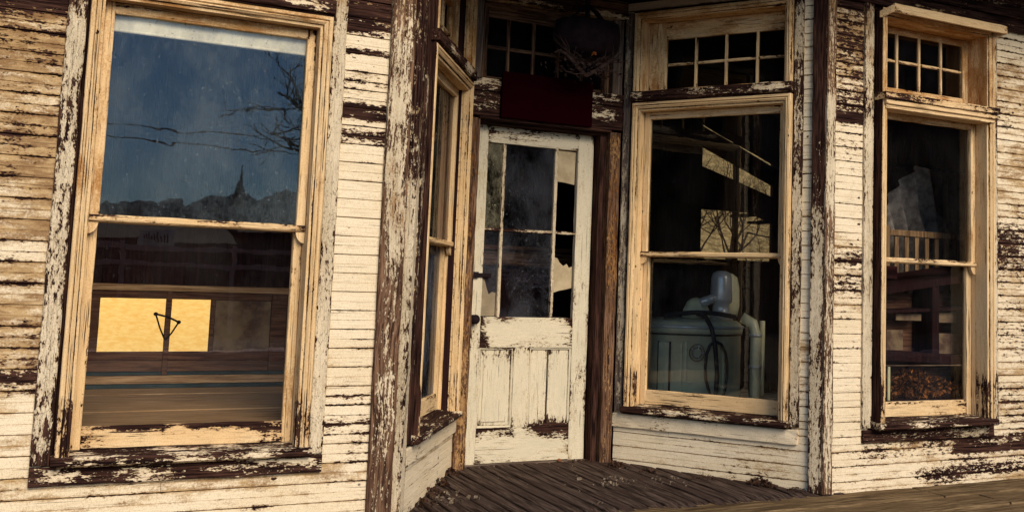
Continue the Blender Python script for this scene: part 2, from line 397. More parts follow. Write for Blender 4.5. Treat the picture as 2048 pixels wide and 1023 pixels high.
def siding(name, spans, z0, z1, wf, loc, rot, label, holes=(), mat='creamX'):
    """rows of grooved boards; spans = (u0,u1); holes = (u0,u1,z0,z1) cut out row by row"""
    mb = MB(); mi = mb.mi(mat)
    k0 = int(math.floor((z0-Z_OFF)/ROW)); k1 = int(math.ceil((z1-Z_OFF)/ROW))
    for k in range(k0, k1):
        zb, zt = Z_OFF+k*ROW, Z_OFF+(k+1)*ROW
        zb2, zt2 = max(zb, z0), min(zt, z1)
        if zt2-zb2 < 0.004: continue
        iv = [tuple(spans)]
        for (a, b, c, d) in holes:
            if zt2 > c+0.001 and zb2 < d-0.001:
                nv = []
                for (p, q) in iv:
                    if b <= p or a >= q: nv.append((p, q)); continue
                    if a > p: nv.append((p, a))
                    if b < q: nv.append((b, q))
                iv = nv
        prof = [(0.0, 0.008, .4), (0.0012, -0.003, .3), (0.003, -0.0065, .20), (0.012, -0.0063, .03), (0.032, -0.0057, 0), (0.0402, -0.0055, .10), (0.0418, -0.0032, .26), (0.0432, -0.0055, .10), (0.052, -0.005, 0), (0.074, -0.0045, .02), (0.0835, -0.004, .17), (0.0852, -0.001, .3), (0.0865, 0.008, .4)]
        dy = rnd.uniform(-0.0016, 0.0012)
        sl = rnd.uniform(-0.0012, 0.0012); td = rnd.uniform(-.16, .2)
        for (p, q) in iv:
            cuts = [p, q]
            if q-p > 1.2 and rnd.random() < 0.5:
                cuts = [p, p+(q-p)*rnd.uniform(0.25, 0.75), q]
            for (a, b) in zip(cuts, cuts[1:]):
                n = max(1, int((b-a)/0.045)); rows = []
                e = 0.0007 if len(cuts) > 2 else 0
                for i in range(n+1):
                    u = a+e+(b-a-2*e)*i/n
                    wz = 0.0014*nz(u*1.7, k*3.1, 0)+sl*(i/n-0.5)
                    row = []
                    for (pz, py, aw) in prof:
                        zz = min(max(zb+pz, zb2), zt2)
                        vi = mb.vert((u, py+dy, zz+wz), wf); mb.w[vi] = min(1, mb.w[vi]+aw*(.78+.9*nz(u*4, zz*3, 7))); mb.d[vi] = min(1, max(0, mb.d[vi]+td+aw*1.3)); row.append(vi)
                    rows.append(row)
                for r0, r1 in zip(rows, rows[1:]):
                    for j in range(len(prof)-1):
                        mb.face([r0[j], r1[j], r1[j+1], r0[j+1]], mi)
    # sheathing behind the boards
    for (a, b, c, d) in backing(spans, z0, z1, holes):
        mb.plank((a, 0.008, c), (b, 0.045, d), 'inD', W(1), step=9)
    return mb.build(name, store, loc, rot, label=label)
def backing(spans, z0, z1, holes):
    if not holes: return [(spans[0], spans[1], z0, z1)]
    a, b, c, d = holes[0]
    out = []
    if a > spans[0]: out.append((spans[0], a, z0, z1))
    if b < spans[1]: out.append((b, spans[1], z0, z1))
    if c > z0: out.append((a, b, z0, c))
    if d < z1: out.append((a, b, d, z1))
    return out
def field(base, dbase, spots, var=0.10):
    """wear map: base + list of (u0,u1,z0,z1,wear,dirt) with soft edges"""
    def f(x, y, z):
        w, d = base, dbase
        for (a, b, c, e, ww, dd) in spots:
            fx = min(1, max(0, min(x-a, b-x)/0.05+0.5)); fz = min(1, max(0, min(z-c, e-z)/0.022+0.5))
            k = fx*fz
            w += (ww-w)*k; d += (dd-d)*k
        k = nz(x*2.2, y, z*5.5)
        return (min(1, max(0, w+var*k)), min(1, max(0, d+0.35*nz(x*1.3+7, y, z*3+4))))
    return f

ZT = 3.05
# wear and shading maps read from the photo (world metres on the facade)
wfA1 = field(0.19, 0.30, [(-2, 0.1, 0.75, 1.45, 0.27, 0.62), (-2, .1, 1.45, 2.0, 0.30, 0.74), (-2, 0.1, 1.99, 2.16, 0.40, 0.85), (-2, .1, 2.16, 2.25, 0.50, .95), (-2, .1, 2.24, 3.1, 0.68, 1.0), (-2, .1, .64, .72, .40, .5),  # top rows: brown staining plus shade falloff put into the dirt
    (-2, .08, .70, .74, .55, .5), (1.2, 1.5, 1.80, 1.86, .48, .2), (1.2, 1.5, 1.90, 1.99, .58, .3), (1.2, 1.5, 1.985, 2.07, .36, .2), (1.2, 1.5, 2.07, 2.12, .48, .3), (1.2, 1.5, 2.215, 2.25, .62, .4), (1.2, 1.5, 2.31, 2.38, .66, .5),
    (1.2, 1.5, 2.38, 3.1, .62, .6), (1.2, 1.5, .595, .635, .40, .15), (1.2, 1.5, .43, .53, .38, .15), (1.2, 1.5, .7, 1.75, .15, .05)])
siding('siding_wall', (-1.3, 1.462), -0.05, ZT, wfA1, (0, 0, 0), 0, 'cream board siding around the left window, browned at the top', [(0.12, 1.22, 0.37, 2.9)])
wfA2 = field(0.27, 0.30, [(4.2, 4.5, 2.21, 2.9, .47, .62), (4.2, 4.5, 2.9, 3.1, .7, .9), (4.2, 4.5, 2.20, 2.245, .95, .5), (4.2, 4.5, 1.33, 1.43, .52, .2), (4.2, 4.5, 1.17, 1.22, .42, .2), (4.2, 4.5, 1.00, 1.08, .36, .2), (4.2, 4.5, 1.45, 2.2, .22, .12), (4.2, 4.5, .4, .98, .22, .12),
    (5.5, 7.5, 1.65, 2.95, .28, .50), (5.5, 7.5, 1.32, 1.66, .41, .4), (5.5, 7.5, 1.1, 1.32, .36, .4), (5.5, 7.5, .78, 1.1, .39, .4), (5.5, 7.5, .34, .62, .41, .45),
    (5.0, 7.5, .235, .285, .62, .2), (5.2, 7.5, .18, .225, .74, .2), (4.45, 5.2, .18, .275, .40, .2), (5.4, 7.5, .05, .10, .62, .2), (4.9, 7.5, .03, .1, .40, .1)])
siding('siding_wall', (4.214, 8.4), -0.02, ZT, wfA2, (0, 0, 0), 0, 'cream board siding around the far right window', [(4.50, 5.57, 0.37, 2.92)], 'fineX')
wfS = field(0.19, 0.24, [(0, 2, 0, 0.04, .3, .4)], 0.06)
siding('siding_wall', (0.085, 1.40), 0.0, ZT, wfS, OB, AB, 'cream board siding on the left side of the recess', [(0.17, 1.25, 0.37, 2.95)])
siding('siding_wall', (0.0, 1.315), 0.0, ZT, wfS, OD, -AD, 'cream board siding on the right side of the recess', [(0.06, 1.21, 0.37, 2.95)])

def glass_pane(parent, u0, u1, z0, z1, y, mat='glass', rot=0, loc=None, label=None):
    mb = MB(); mb.poly([(u0, y, z0), (u1, y, z0), (u1, y, z1), (u0, y, z1)], mat)
    return mb.build('glass_pane', parent, loc, rot, label=label)

def window(label, loc, rot, f0, f1, bl, br, apron, yf=-0.05, yb=0.0, bmats=('boardZ', 'boardZ'), trim=0.10, dirt=0.25, sash_wear=0.2, top_cap=True, glass=('glass', 'glass'), transom=True, bw=(0.42, 0.35), apmat='darkX', apw=0.6, E=False, zboard=(0.365, 2.98), sill_w=0.60, railw=None):
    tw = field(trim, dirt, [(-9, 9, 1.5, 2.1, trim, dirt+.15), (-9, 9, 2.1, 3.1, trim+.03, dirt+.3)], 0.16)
    H, Vv = 'trimX', 'trimZ'
    zt = 2.365
    mb = MB()
    pr = [(0.0, 0.02, 1.0), (0.0, yf, 1.0), (0.0006, yf, .22), (0.004, yf-0.005, .05), (0.016, yf-0.007), (0.0195, yf-0.003, .1), (0.0215, yf+0.003, .46), (0.0235, yf-0.002, .1), (0.028, yf-0.004), (0.039, yf+0.003, .05), (0.042, yf+0.012, .5), (0.0445, yf+0.014, .12), (0.0545, yf+0.016, .05), (0.055, yf+0.018, .12), (0.055, 0.024, .05), (0.0555, 0.027, .5)]  # added values in the crevices: dirt plus contact shade put into the wear
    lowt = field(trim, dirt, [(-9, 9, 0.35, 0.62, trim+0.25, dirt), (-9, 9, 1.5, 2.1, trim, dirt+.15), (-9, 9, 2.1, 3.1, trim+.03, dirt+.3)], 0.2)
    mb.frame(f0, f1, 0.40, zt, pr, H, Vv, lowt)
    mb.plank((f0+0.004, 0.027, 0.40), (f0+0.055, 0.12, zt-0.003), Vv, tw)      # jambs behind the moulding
    mb.plank((f1-0.055, 0.027, 0.40), (f1-0.004, 0.12, zt-0.003), Vv, tw)
    mb.plank((f0+0.055, 0.03, zt-0.055), (f1-0.055, 0.12, zt-0.003), H, tw)
    win = mb.build('window', store, loc, rot, label=label)
    # casing boards
    for i, (a, b) in enumerate((bl, br)):
        if b-a < 0.01: continue
        q = MB(); q.plank((a, -0.022, zboard[0]), (b, 0.0, zboard[1]), bmats[i], field(bw[i], 0.2, [(-9, 9, .36, .7, bw[i]+.08, .2), (-9, 9, 2.2, 3.1, bw[i]+.12, .5)], .15), jit=0.002)
        q.build('casing_board', win)
    # dark strips of bare backing wood between casing boards and moulding
    q = MB()
    if f0-bl[1] > 0.004: q.plank((bl[1]+0.001, -0.006, 0.37), (f0+0.003, 0.02, 2.36), 'darkZ', W(0.95, 0.5)); q.build('backing_strip', win); q = MB()
    if br[0]-f1 > 0.004: q.plank((f1-0.003, -0.006, 0.37), (br[0]-0.001, 0.02, 2.36), 'darkZ', W(0.95, 0.5))
    if q.v: q.build('backing_strip', win)
    # sashes
    g0, g1 = f0+0.055, f1-0.055
    st = 0.042
    sw = W(sash_wear, dirt, 0.2, 6)
    up_ = MB(); yu = 0.026+yb
    up_.plank((g0+0.002, yu, 1.362), (g0+st, yu+0.036, zt-0.057), Vv, tw)
    up_.plank((g1-st, yu, 1.362), (g1-0.002, yu+0.036, zt-0.057), Vv, tw)
    up_.plank((g0+st, yu+0.002, zt-0.103), (g1-st, yu+0.034, zt-0.057), H, tw, jit=0.0018)
    up_.plank((g0+0.004, yu-0.012, 1.362), (g1-0.004, yu+0.038, 1.392), H, W(sash_wear*.6+0.12, dirt, 0.25, 8), cham=0.006, jit=0.002)
    for (ua, sg) in ((g0+0.002, 1), (g1-0.002, -1)):      # curved horns under the upper stiles
        mi = up_.mi(Vv); fr_ = []
        for k in range(9):
            a = k/8*math.pi/2
            fr_.append((ua+sg*st*math.cos(a)*0.95, 1.362-0.052*math.sin(a)))
        pts = [(ua, 1.362)] + fr_
        A_ = [up_.vert((p[0], yu+0.002, p[1]), tw) for p in pts]; B_ = [up_.vert((p[0], yu+0.026, p[1]), tw) for p in pts]
        up_.face(A_, mi); up_.face(B_[::-1], mi)
        for k in range(len(pts)):
            up_.face([A_[k], B_[k], B_[(k+1) % len(pts)], A_[(k+1) % len(pts)]], mi)
    us = up_.build('upper_sash', win)
    glass_pane(us, g0+st-0.006, g1-st+0.006, 1.388, zt-0.098, yu+0.022, glass[0])
    lo_ = MB(); yl = 0.065+yb
    lo_.plank((g0+0.002, yl, 0.41), (g0+st, yl+0.036, 1.39), Vv, tw)
    lo_.plank((g1-st, yl, 0.41), (g1-0.002, yl+0.036, 1.39), Vv, tw)
    lo_.plank((g0+st, yl+0.002, 0.412), (g1-st, yl+0.034, 0.502), H, railw or sw, jit=0.002, ew=.05 if railw else .13)
    lo_.plank((g0+st, yl+0.002, 1.36), (g1-st, yl+0.034, 1.388), H, tw)
    ls = lo_.build('lower_sash', win)
    glass_pane(ls, g0+st-0.006, g1-st+0.006, 0.497, 1.365, yl+0.022, glass[1])
    # sill: sloping board with a dark bare nosing
    sl = MB(); mi = sl.mi('darkX'); n = 16; rows = []
    for i in range(n+1):
        u = f0-0.012+(f1-f0+0.024)*i/n
        j = 0.003*nz(u*14, 2, 1)
        rows.append([sl.vert(p, W(sill_w, 0.3, 0.3, 7)) for p in ((u, 0.12, 0.412), (u, 0.02, 0.404), (u, yf-0.008, 0.398+j), (u, yf-0.02, 0.392), (u, yf-0.02+j, 0.366), (u, yf-0.006, 0.357), (u, 0.0, 0.357))])
    for r0, r1 in zip(rows, rows[1:]):
        for k in range(6): sl.face([r0[k], r1[k], r1[k+1], r0[k+1]], mi)
    sl.face([r for r in rows[0]], mi); sl.face(rows[-1][::-1], mi)
    sl.build('sill', win)
    ap = MB(); ap.plank((apron[0], -0.026, apron[2]), (apron[1], -0.0005, apron[3]), apmat, W(apw, 0.2, 0.3, 5), jit=0.003)
    ap.build('apron_board', win)
    if top_cap:
        cp = MB()
        cp.plank((f0-0.005, yf-0.02, zt+0.012), (f1+0.005, 0.02, zt+0.072), 'darkX', W(0.56 if not E else 0.3, 0.4, 0.2, 5), jit=0.003)
        cp.plank((f0+0.01, yf-0.004, zt+0.001), (f1-0.01, 0.02, zt+0.012), 'darkX', W(0.8, .4))
        cp.build('head_cap', win)
    return win

def transom_window(label, loc, rot, f0, f1, z0, z1, gl, yf=-0.05, yg=0.085, cols=4, head=True, bottom=False, trim=0.10, dirt=0.35, glass='glassD', mh='trimX', mv='trimZ', mw=0.018, rail=0.10):
    tw = W(trim+.03, min(1, dirt+.3), 0.16, 4)
    mb = MB()
    pr = [(0.0, yf+0.07, 1.0), (0.0, yf, 1.0), (0.0006, yf, .22), (0.004, yf-0.005, .05), (0.016, yf-0.007), (0.0195, yf-0.003, .1), (0.0215, yf+0.003, .46), (0.0235, yf-0.002, .1), (0.028, yf-0.004), (0.041, yf+0.003, .05), (0.044, yf+0.013, .5), (0.0465, yf+0.014, .1), (0.052, yf+0.016, .05), (0.052, yg+0.02)]  # same crevice dirt and painted contact shade as the window moulding
    mb.frame(f0, f1, z0, z1, pr, mh, mv, tw, 'LTRB' if bottom else 'LTR')
    mb.plank((f0+0.052, yf+0.03, z0-0.004), (f1-0.052, yg+0.03, z0+0.012), mh, tw)
    win = mb.build('transom_window', store, loc, rot, label=label)
    u0, u1, za, zb = gl
    sa = MB()
    sa.plank((f0+0.053, yg-0.016, z0+0.013), (u0, yg+0.02, z1-0.054), mv, tw)
    sa.plank((u1, yg-0.016, z0+0.013), (f1-0.053, yg+0.02, z1-0.054), mv, tw)
    sa.plank((u0, yg-0.014, zb), (u1, yg+0.018, z1-0.054), mh, tw)
    sa.plank((u0, yg-0.014, z0+0.013), (u1, yg+0.018, za), mh, tw)
    for k in range(1, cols):
        u = u0+(u1-u0)*k/cols
        sa.plank((u-mw/2, yg-0.012, za), (u+mw/2, yg+0.012, zb), mv, W(trim+.12, dirt), jit=0.0008)
    zm = (za+zb)/2
    for k in range(cols):
        a = u0+(u1-u0)*k/cols; b = u0+(u1-u0)*(k+1)/cols
        sa.plank((a+mw/2, yg-0.010, zm-mw/2), (b-mw/2, yg+0.010, zm+mw/2), mh, W(trim+.12, dirt), jit=0.0008)
    s_ = sa.build('transom_sash', win)
    for k in range(cols):
        a = u0+(u1-u0)*k/cols; b = u0+(u1-u0)*(k+1)/cols
        glass_pane(s_, a+mw/2, b-mw/2, za, zm-mw/2, yg, glass)
        glass_pane(s_, a+mw/2, b-mw/2, zm+mw/2, zb, yg, glass)
    return win

# left facade window
window('large sash window left of the doorway, its panes reflecting the street', (0, 0, 0), 0, 0.162, 1.176, (0.077, 0.150), (1.184, 1.248), (0.077, 1.246, 0.282, 0.358), glass=('glassL', 'glassM'), trim=0.14, dirt=0.30, sash_wear=0.34, bw=(0.37, 0.22), apw=0.50, railw=field(.20, .2, [(.34, .62, .474, .53, .78, .2), (.65, 1.0, .474, .53, .82, .2), (.2, .34, .40, .50, .50, .3), (.98, 1.1, .40, .5, .5, .2)], .2))
transom_window('transom over the large left window', (0, 0, 0), 0, 0.162, 1.176, 2.445, 2.97, (0.27, 1.07, 2.46, 2.80))
# window on the left side of the recess (mirror of the right one)
window('narrow looking sash window on the left side of the recess', OB, AB, 0.21, 1.31, (0.145, 0.205), (1.337, 1.393), (0.10, 1.40, 0.262, 0.345), glass=('glassB', 'glassF'), trim=0.12, dirt=0.15, bw=(0.6, 0.3), apmat='creamX', apw=0.17, sill_w=0.60)
transom_window('transom over the left window of the recess', OB, AB, 0.21, 1.31, 2.435, 2.97, (0.30, 1.16, 2.45, 2.80))
# window on the right side of the recess
window('sash window on the right side of the recess with a drum washer behind it', OD, -AD, 0.09, 1.19, (0.008, 0.063), (1.196, 1.258), (0.0, 1.25, 0.264, 0.347), trim=0.10, dirt=0.10, sash_wear=0.12, bw=(0.44, 0.38), bmats=('greyZ', 'boardZ'), apmat='creamX', apw=0.18)
transom_window('eight pane transom over the right window of the recess', OD, -AD, 0.09, 1.19, 2.437, 2.97, (0.27, 1.13, 2.46, 2.80), dirt=0.25)
# far right facade window with a projecting box frame
window('sash window at the far right with a draped cloth behind it', (0, 0, 0), 0, 4.53, 5.505, (4.447, 4.520), (5.548, 5.603), (4.453, 5.556, 0.278, 0.352), yf=-0.085, trim=0.13, dirt=0.25, sash_wear=0.2, bw=(0.27, 0.33), apw=0.50, apmat='boardX', E=True, top_cap=False)
transom_window('eight pane transom over the far right window', (0, 0, 0), 0, 4.53, 5.505, 2.40, 2.93, (4.63, 5.405, 2.48, 2.835), yf=-0.085, yg=0.11)
ex = MB()   # projecting ledge and hood of the far right window
tw = W(0.22, 0.35, .2, 6)
ex.plank((4.525, -0.125, 2.355), (5.515, 0.02, 2.398), 'trimX', W(0.36, .3, .25, 6), jit=.002)
ex.plank((4.54, -0.112, 2.325), (5.50, 0.015, 2.354), 'trimX', tw)
ex.plank((4.55, -0.098, 2.300), (5.49, 0.012, 2.324), 'trimX', tw)
ex.build('window_ledge', store, label='moulded ledge between the far right window and its transom')
ex = MB()
ex.plank((4.565, -0.150, 2.893), (5.555, -0.128, 2.947), 'trimX', W(0.12, .2))
ex.plank((4.57, -0.128, 2.915), (5.55, 0.0, 2.935), 'darkX', W(0.6, .6))
for (a, b, c) in ((4.566, 4.527, 0), (5.552, 5.507, 1)):
    mi = ex.mi('trimX')
    for (y0, y1, x0, x1) in ((-0.150, -0.085, a, b),):
        A_ = [ex.vert(p, tw) for p in ((x0, y0, 2.893), (x1, y1, 2.865), (x1, y1, 2.905), (x0, y0, 2.935))]
        B_ = [ex.vert(p, tw) for p in ((x0-.012, y0+.012, 2.893), (x1-.012, y1+.012, 2.865), (x1-.012, y1+.012, 2.905), (x0-.012, y0+.012, 2.935))]
        ex.face(A_, mi); ex.face(B_[::-1], mi)
        for k in range(4): ex.face([A_[k], B_[k], B_[(k+1) % 4], A_[(k+1) % 4]], mi)
ex.build('window_hood', store, label='small projecting hood over the far right transom')

# corner posts
def post(label, parts, loc=(0, 0, 0), rot=0):
    mb = MB()
    for (lo, hi, mat, wf) in parts: mb.plank(lo, hi, mat, wf, axis='Z', jit=0.002, cham=0.004)
    return mb.build('corner_post', store, loc, rot, label=label)
wpl = field(0.60, 0.3, [(-9, 9, 1.5, 3.2, 0.44, .35), (-9, 9, 1.2, 1.9, .50, .3), (-9, 9, 0.75, 1.25, .60, .3), (-9, 9, .35, .72, .54, .3)], .07)
post('brown grained corner post left of the recess', [((1.462, -0.034, -0.05), (1.578, 0.03, 3.06), 'post', wpl)])
post('cream edge board of the left corner post', [((0.0, -0.03, -0.03), (0.070, 0.03, 3.06), 'boardZ', field(.34, .3, [(-9, 9, 1.6, 3.1, .55, .5)]))], OB, AB)
wpr = field(0.45, 0.2, [(-9, 9, 2.3, 3.2, .50, .6), (-9, 9, 1.9, 2.3, .44, .4)], .08)
post('peeling corner post right of the recess', [((4.142, -0.034, 0.0), (4.212, 0.03, 3.06), 'post', wpr)])
wps = field(0.38, 0.15, [(-9, 9, 2.1, 3.2, .97, .8), (-9, 9, 1.7, 2.1, .66, .5)], .12)
post('side board of the right corner post, bare and dark at the top', [((1.318, -0.03, 0.0), (1.402, 0.03, 3.06), 'boardZ', wps)], OD, -AD)

# ------------------------------------------------------------------ door wall
C0 = (0, 0, 0)
dw = MB()
dw.plank((2.325, 1.17, 0.0), (2.402, 1.31, 2.17), 'rawZ', field(0.54, .6, [(-9, 9, -.1, .5, .44, .1), (-9, 9, 1.5, 2.2, .58, .8)], .1), axis='Z', jit=.003)
dw.build('door_post', store, label='brown door post on the left, white paint left at its foot')
dw = MB()
dw.plank((3.318, 1.17, 0.0), (3.398, 1.31, 2.17), 'rawZ', field(0.50, .6, [(-9, 9, -.1, .4, .52, .3)], .1), axis='Z', jit=.003)
dw.build('door_post', store, label='raw brown door post on the right')
dw = MB()
dw.plank((3.268, 1.215, 0.02), (3.317, 1.36, 2.15), 'darkZ', W(0.98, .5), axis='Z')
dw.plank((2.402, 1.24, 0.02), (2.420, 1.36, 2.15), 'boardZ', W(0.35, .2), axis='Z')
dw.plank((2.402, 1.215, 2.150), (3.317, 1.36, 2.182), 'darkX', W(0.97, .5))
dw.build('door_frame', store, label='dark bare door frame')
bm_ = MB()
bm_.plank((2.318, 1.165, 2.186), (3.405, 1.24, 2.338), 'creamX', field(.40, .2, [(2.3, 2.53, 2.18, 2.22, .55, .3), (3.1, 3.5, 2.18, 2.225, .75, .4)], .1), jit=.002)
bm_.plank((2.318, 1.168, 2.342), (3.405, 1.24, 2.425), 'creamX', field(.47, .3, [], .15), jit=.002)
bm_.plank((2.39, 1.155, 2.166), (3.32, 1.215, 2.184), 'darkX', W(0.9, .3))
bm_.build('head_beam', store, label='peeling cream beam over the door')
pm = MB()
pm.plank((2.325, 1.172, 2.426), (2.395, 1.26, 2.93), 'greyZ', W(0.86, .5), axis='Z', jit=.003)
pm.build('transom_post', store, label='grey post left of the dark door transom')
pm = MB()
pm.plank((3.325, 1.172, 2.426), (3.398, 1.26, 2.93), 'greyZ', W(0.80, .5), axis='Z', jit=.003)
pm.build('transom_post', store, label='grey post right of the dark door transom')
pm = MB()
pm.plank((2.30, 1.15, 2.932), (3.42, 1.26, 2.975), 'creamX', W(0.50, .6, .2), jit=.003)
pm.plank((2.30, 1.16, 2.976), (3.42, 1.26, 3.06), 'rawX', W(0.9, .6), jit=.003)
pm.build('lintel_beam', store, label='peeling lintel at the top of the doorway')
transom_window('dark many paned transom over the door', C0, 0, 2.396, 3.324, 2.428, 2.93, (2.42, 3.30, 2.45, 2.83), yf=1.225, yg=1.25, cols=5, mh='rawX', mv='rawZ', trim=0.95, dirt=.5, mw=.022)

# the door, its stiles, rails, panels and panes
yd = 1.285
dwear = W(0.25, 0.34, .12)
d = MB()
d.plank((2.395, yd, 0.046), (2.508, yd+0.04, 2.148), 'doorZ', dwear, axis='Z')
d.plank((3.146, yd, 0.046), (3.258, yd+0.04, 2.148), 'doorZ', W(.22, .3), axis='Z')
d.plank((2.508, yd+.001, 2.040), (3.146, yd+0.038, 2.146), 'doorX', W(.22, .3))
d.plank((2.508, yd+.001, 0.755), (3.146, yd+0.038, 0.945), 'doorX', field(.2, .15, [(2.5, 2.56, .74, .95, .55, .2), (2.6, 2.72, .91, .95, .6, .2), (3.10, 3.16, .88, .95, .6, .2)]))
d.plank((2.508, yd+.001, 0.048), (3.146, yd+0.038, 0.262), 'doorX', field(.2, .25, [(2.5, 2.75, .235, .27, .7, .2), (2.5, 2.54, .2, .27, .75, .2), (2.86, 3.16, .25, .27, .6, .2), (3.06, 3.16, .17, .27, .66, .2)]))
d.plank((2.742, yd+.002, 0.262), (2.852, yd+0.036, 0.755), 'doorZ', dwear, axis='Z')
door = d.build('door', store, label='old half glazed cream door with four panes broken or papered')
def door_panel(u0, u1, crack=False):
    q = MB(); wf = field(.19, .15, [(u0-.1, u1+.1, .255, .29, .55 if crack else .3, .3)])
    pr = [(0.0, yd+0.006, .5), (0.003, yd+0.006, .1), (0.011, yd+0.010), (0.015, yd+0.020, .4), (0.018, yd+0.020, .3)]
    q.frame(u0, u1, 0.262, 0.755, pr, 'doorX', 'doorZ', wf, 'LTRB')
    if crack:
        um = u0+(u1-u0)*0.45
        q.plank((u0+.016, yd+.017, .278), (um-.004, yd+.03, .739), 'doorZ', field(.19, .15, [(u0, u1, .26, .34, .34, .2)]), axis='Z')
        q.plank((um+.006, yd+.014, .278), (u1-.016, yd+.03, .739), 'doorZ', field(.19, .15, [(u0, u1, .26, .34, .34, .2)]), axis='Z')
        q.plank((u0+.01, yd+.031, .27), (u1-.01, yd+.035, .745), 'inD', W(1), axis='Z')
    else:
        q.plank((u0+.016, yd+.018, .278), (u1-.016, yd+.03, .739), 'doorZ', wf, axis='Z')
        q.plank((u0+.035, yd+.012, .30), (u1-.035, yd+.0185, .715), 'doorZ', wf, axis='Z')
    q.build('door_panel', door, label='split lower panel with a dark crack' if crack else None)
door_panel(2.508, 2.742); door_panel(2.852, 3.146, True)
mu = MB(); mw = W(.27, .35, .2, 9)
mu.plank((2.612, yd+.004, .945), (2.634, yd+.03, 2.04), 'boardZ', mw, axis='Z')
mu.plank((2.980, yd+.004, .945), (3.002, yd+.03, 2.04), 'boardZ', mw, axis='Z')
for a, b in ((2.508, 2.612), (2.634, 2.980), (3.002, 3.146)):
    mu.plank((a, yd+.006, 1.483), (b, yd+.028, 1.503), 'boardX', mw)
mu.build('muntin', door, label='peeling glazing bars')
glass_pane(door, 2.508, 2.612, 1.503, 2.04, yd+.016, 'glassP', label='grimy yellowed pane at upper left')
glass_pane(door, 2.634, 2.980, 1.503, 2.04, yd+.016, 'glassC')
glass_pane(door, 2.634, 2.980, .945, 1.483, yd+.016, 'glassC')
glass_pane(door, 2.508, 2.612, .945, 1.483, yd+.016, 'glassC')
def scrap(pts, label, y=0.024):
    q = MB(); n = len(pts)
    A_ = [q.vert((p[0], yd+y+.004*nz(p[0]*30, p[1]*30, 1), p[1])) for p in pts]
    B_ = [q.vert((p[0], yd+y+.003+.004*nz(p[0]*30, p[1]*30, 1), p[1])) for p in pts]
    mi = q.mi('paper'); q.face(A_, mi); q.face(B_[::-1], mi)
    for k in range(n): q.face([A_[k], B_[k], B_[(k+1) % n], A_[(k+1) % n]], mi)
    q.build('torn_paper', door, label=label)
scrap([(3.004, 1.83), (3.06, 1.826), (3.135, 1.815), (3.137, 2.03), (3.004, 2.036)], 'brown paper in the top right pane')
scrap([(3.006, 1.105), (3.05, 1.12), (3.10, 1.13), (3.14, 1.14), (3.14, 1.28), (3.115, 1.27), (3.10, 1.295), (3.075, 1.28), (3.05, 1.30), (3.03, 1.33), (3.006, 1.335)], 'torn paper in the bottom right pane')
scrap([(2.51, .95), (2.608, .95), (2.608, 1.095), (2.585, 1.10), (2.562, 1.085), (2.548, 1.12), (2.53, 1.175), (2.51, 1.19)], 'torn cloth in the bottom left pane')
kb = MB()
kb.lathe([(0.0, 0), (.026, 0), (.028, .006), (.012, .010), (.010, .03), (.026, .04), (.03, .052), (.022, .064), (0, .068)], 'iron', seg=20)
kn = kb.build('door_knob', door, (2.452, yd, .93), smooth=True); kn.rotation_euler = (R(90), 0, 0)
kb = MB(); kb.plank((2.44, yd-.012, 1.19), (2.56, yd, 1.215), 'iron'); kb.plank((2.44, yd-.018, 1.185), (2.475, yd-.0005, 1.222), 'iron')
kb.build('door_latch', door)
th = MB(); th.plank((2.40, 1.262, 0.02), (3.27, 1.40, 0.045), 'greyX', W(.75, .3)); th.build('threshold', store)

# ------------------------------------------------------------------ shell: added overhang, ceiling of the recess, rooms behind
sh = MB()
sh.plank((-1.4, -0.055, 3.05), (8.5, 0.02, 3.30), 'darkX', W(.62, .8, .2), step=.1)
sh.plank((4.214, -0.03, 2.962), (8.4, -0.0005, 3.049), 'darkX', field(.72, .85, [], .2), step=.06)
sh.build('frieze_board', store, label='dark frieze board along the top of the facade')
sh = MB()
sh.plank((-1.4, -0.75, 3.30), (8.5, 0.02, 3.34), 'darkX', W(.9, .8), step=1)  # out of view, added to shade the upper wall and the recess
sh.plank((-1.4, -0.79, 3.30), (8.5, -0.75, 3.46), 'darkX', W(.7, .8), step=.2)
sh.build('shade_overhang', store, label='unseen overhang added to shade the top of the facade')
sh = MB()
sh.poly([(1.55, .0, 3.062), (4.2, .0, 3.062), (3.43, 1.27, 3.062), (2.3, 1.27, 3.062)][::-1], 'inD')
sh.poly([(1.55, .0, 3.09), (4.2, .0, 3.09), (3.43, 1.27, 3.09), (2.3, 1.27, 3.09)], 'inD')
sh.build('recess_ceiling', store)
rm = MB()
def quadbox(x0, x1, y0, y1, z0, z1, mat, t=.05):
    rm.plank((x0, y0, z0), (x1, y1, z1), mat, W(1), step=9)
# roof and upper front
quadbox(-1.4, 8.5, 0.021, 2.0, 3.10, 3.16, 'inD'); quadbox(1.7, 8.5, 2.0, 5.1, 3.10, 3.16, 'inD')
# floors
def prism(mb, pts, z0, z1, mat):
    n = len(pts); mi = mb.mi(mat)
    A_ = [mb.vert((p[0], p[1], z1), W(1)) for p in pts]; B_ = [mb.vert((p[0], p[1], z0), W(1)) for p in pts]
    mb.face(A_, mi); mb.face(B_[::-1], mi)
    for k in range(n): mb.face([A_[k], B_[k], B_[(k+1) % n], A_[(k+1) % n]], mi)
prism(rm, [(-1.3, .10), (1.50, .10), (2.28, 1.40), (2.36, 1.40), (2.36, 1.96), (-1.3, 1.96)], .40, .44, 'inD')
prism(rm, [(4.26, .08), (8.4, .08), (8.4, 5.0), (1.78, 5.0), (1.78, 2.06), (2.42, 2.06), (2.42, 1.42), (3.42, 1.42)], -.06, 0.0, 'inD')
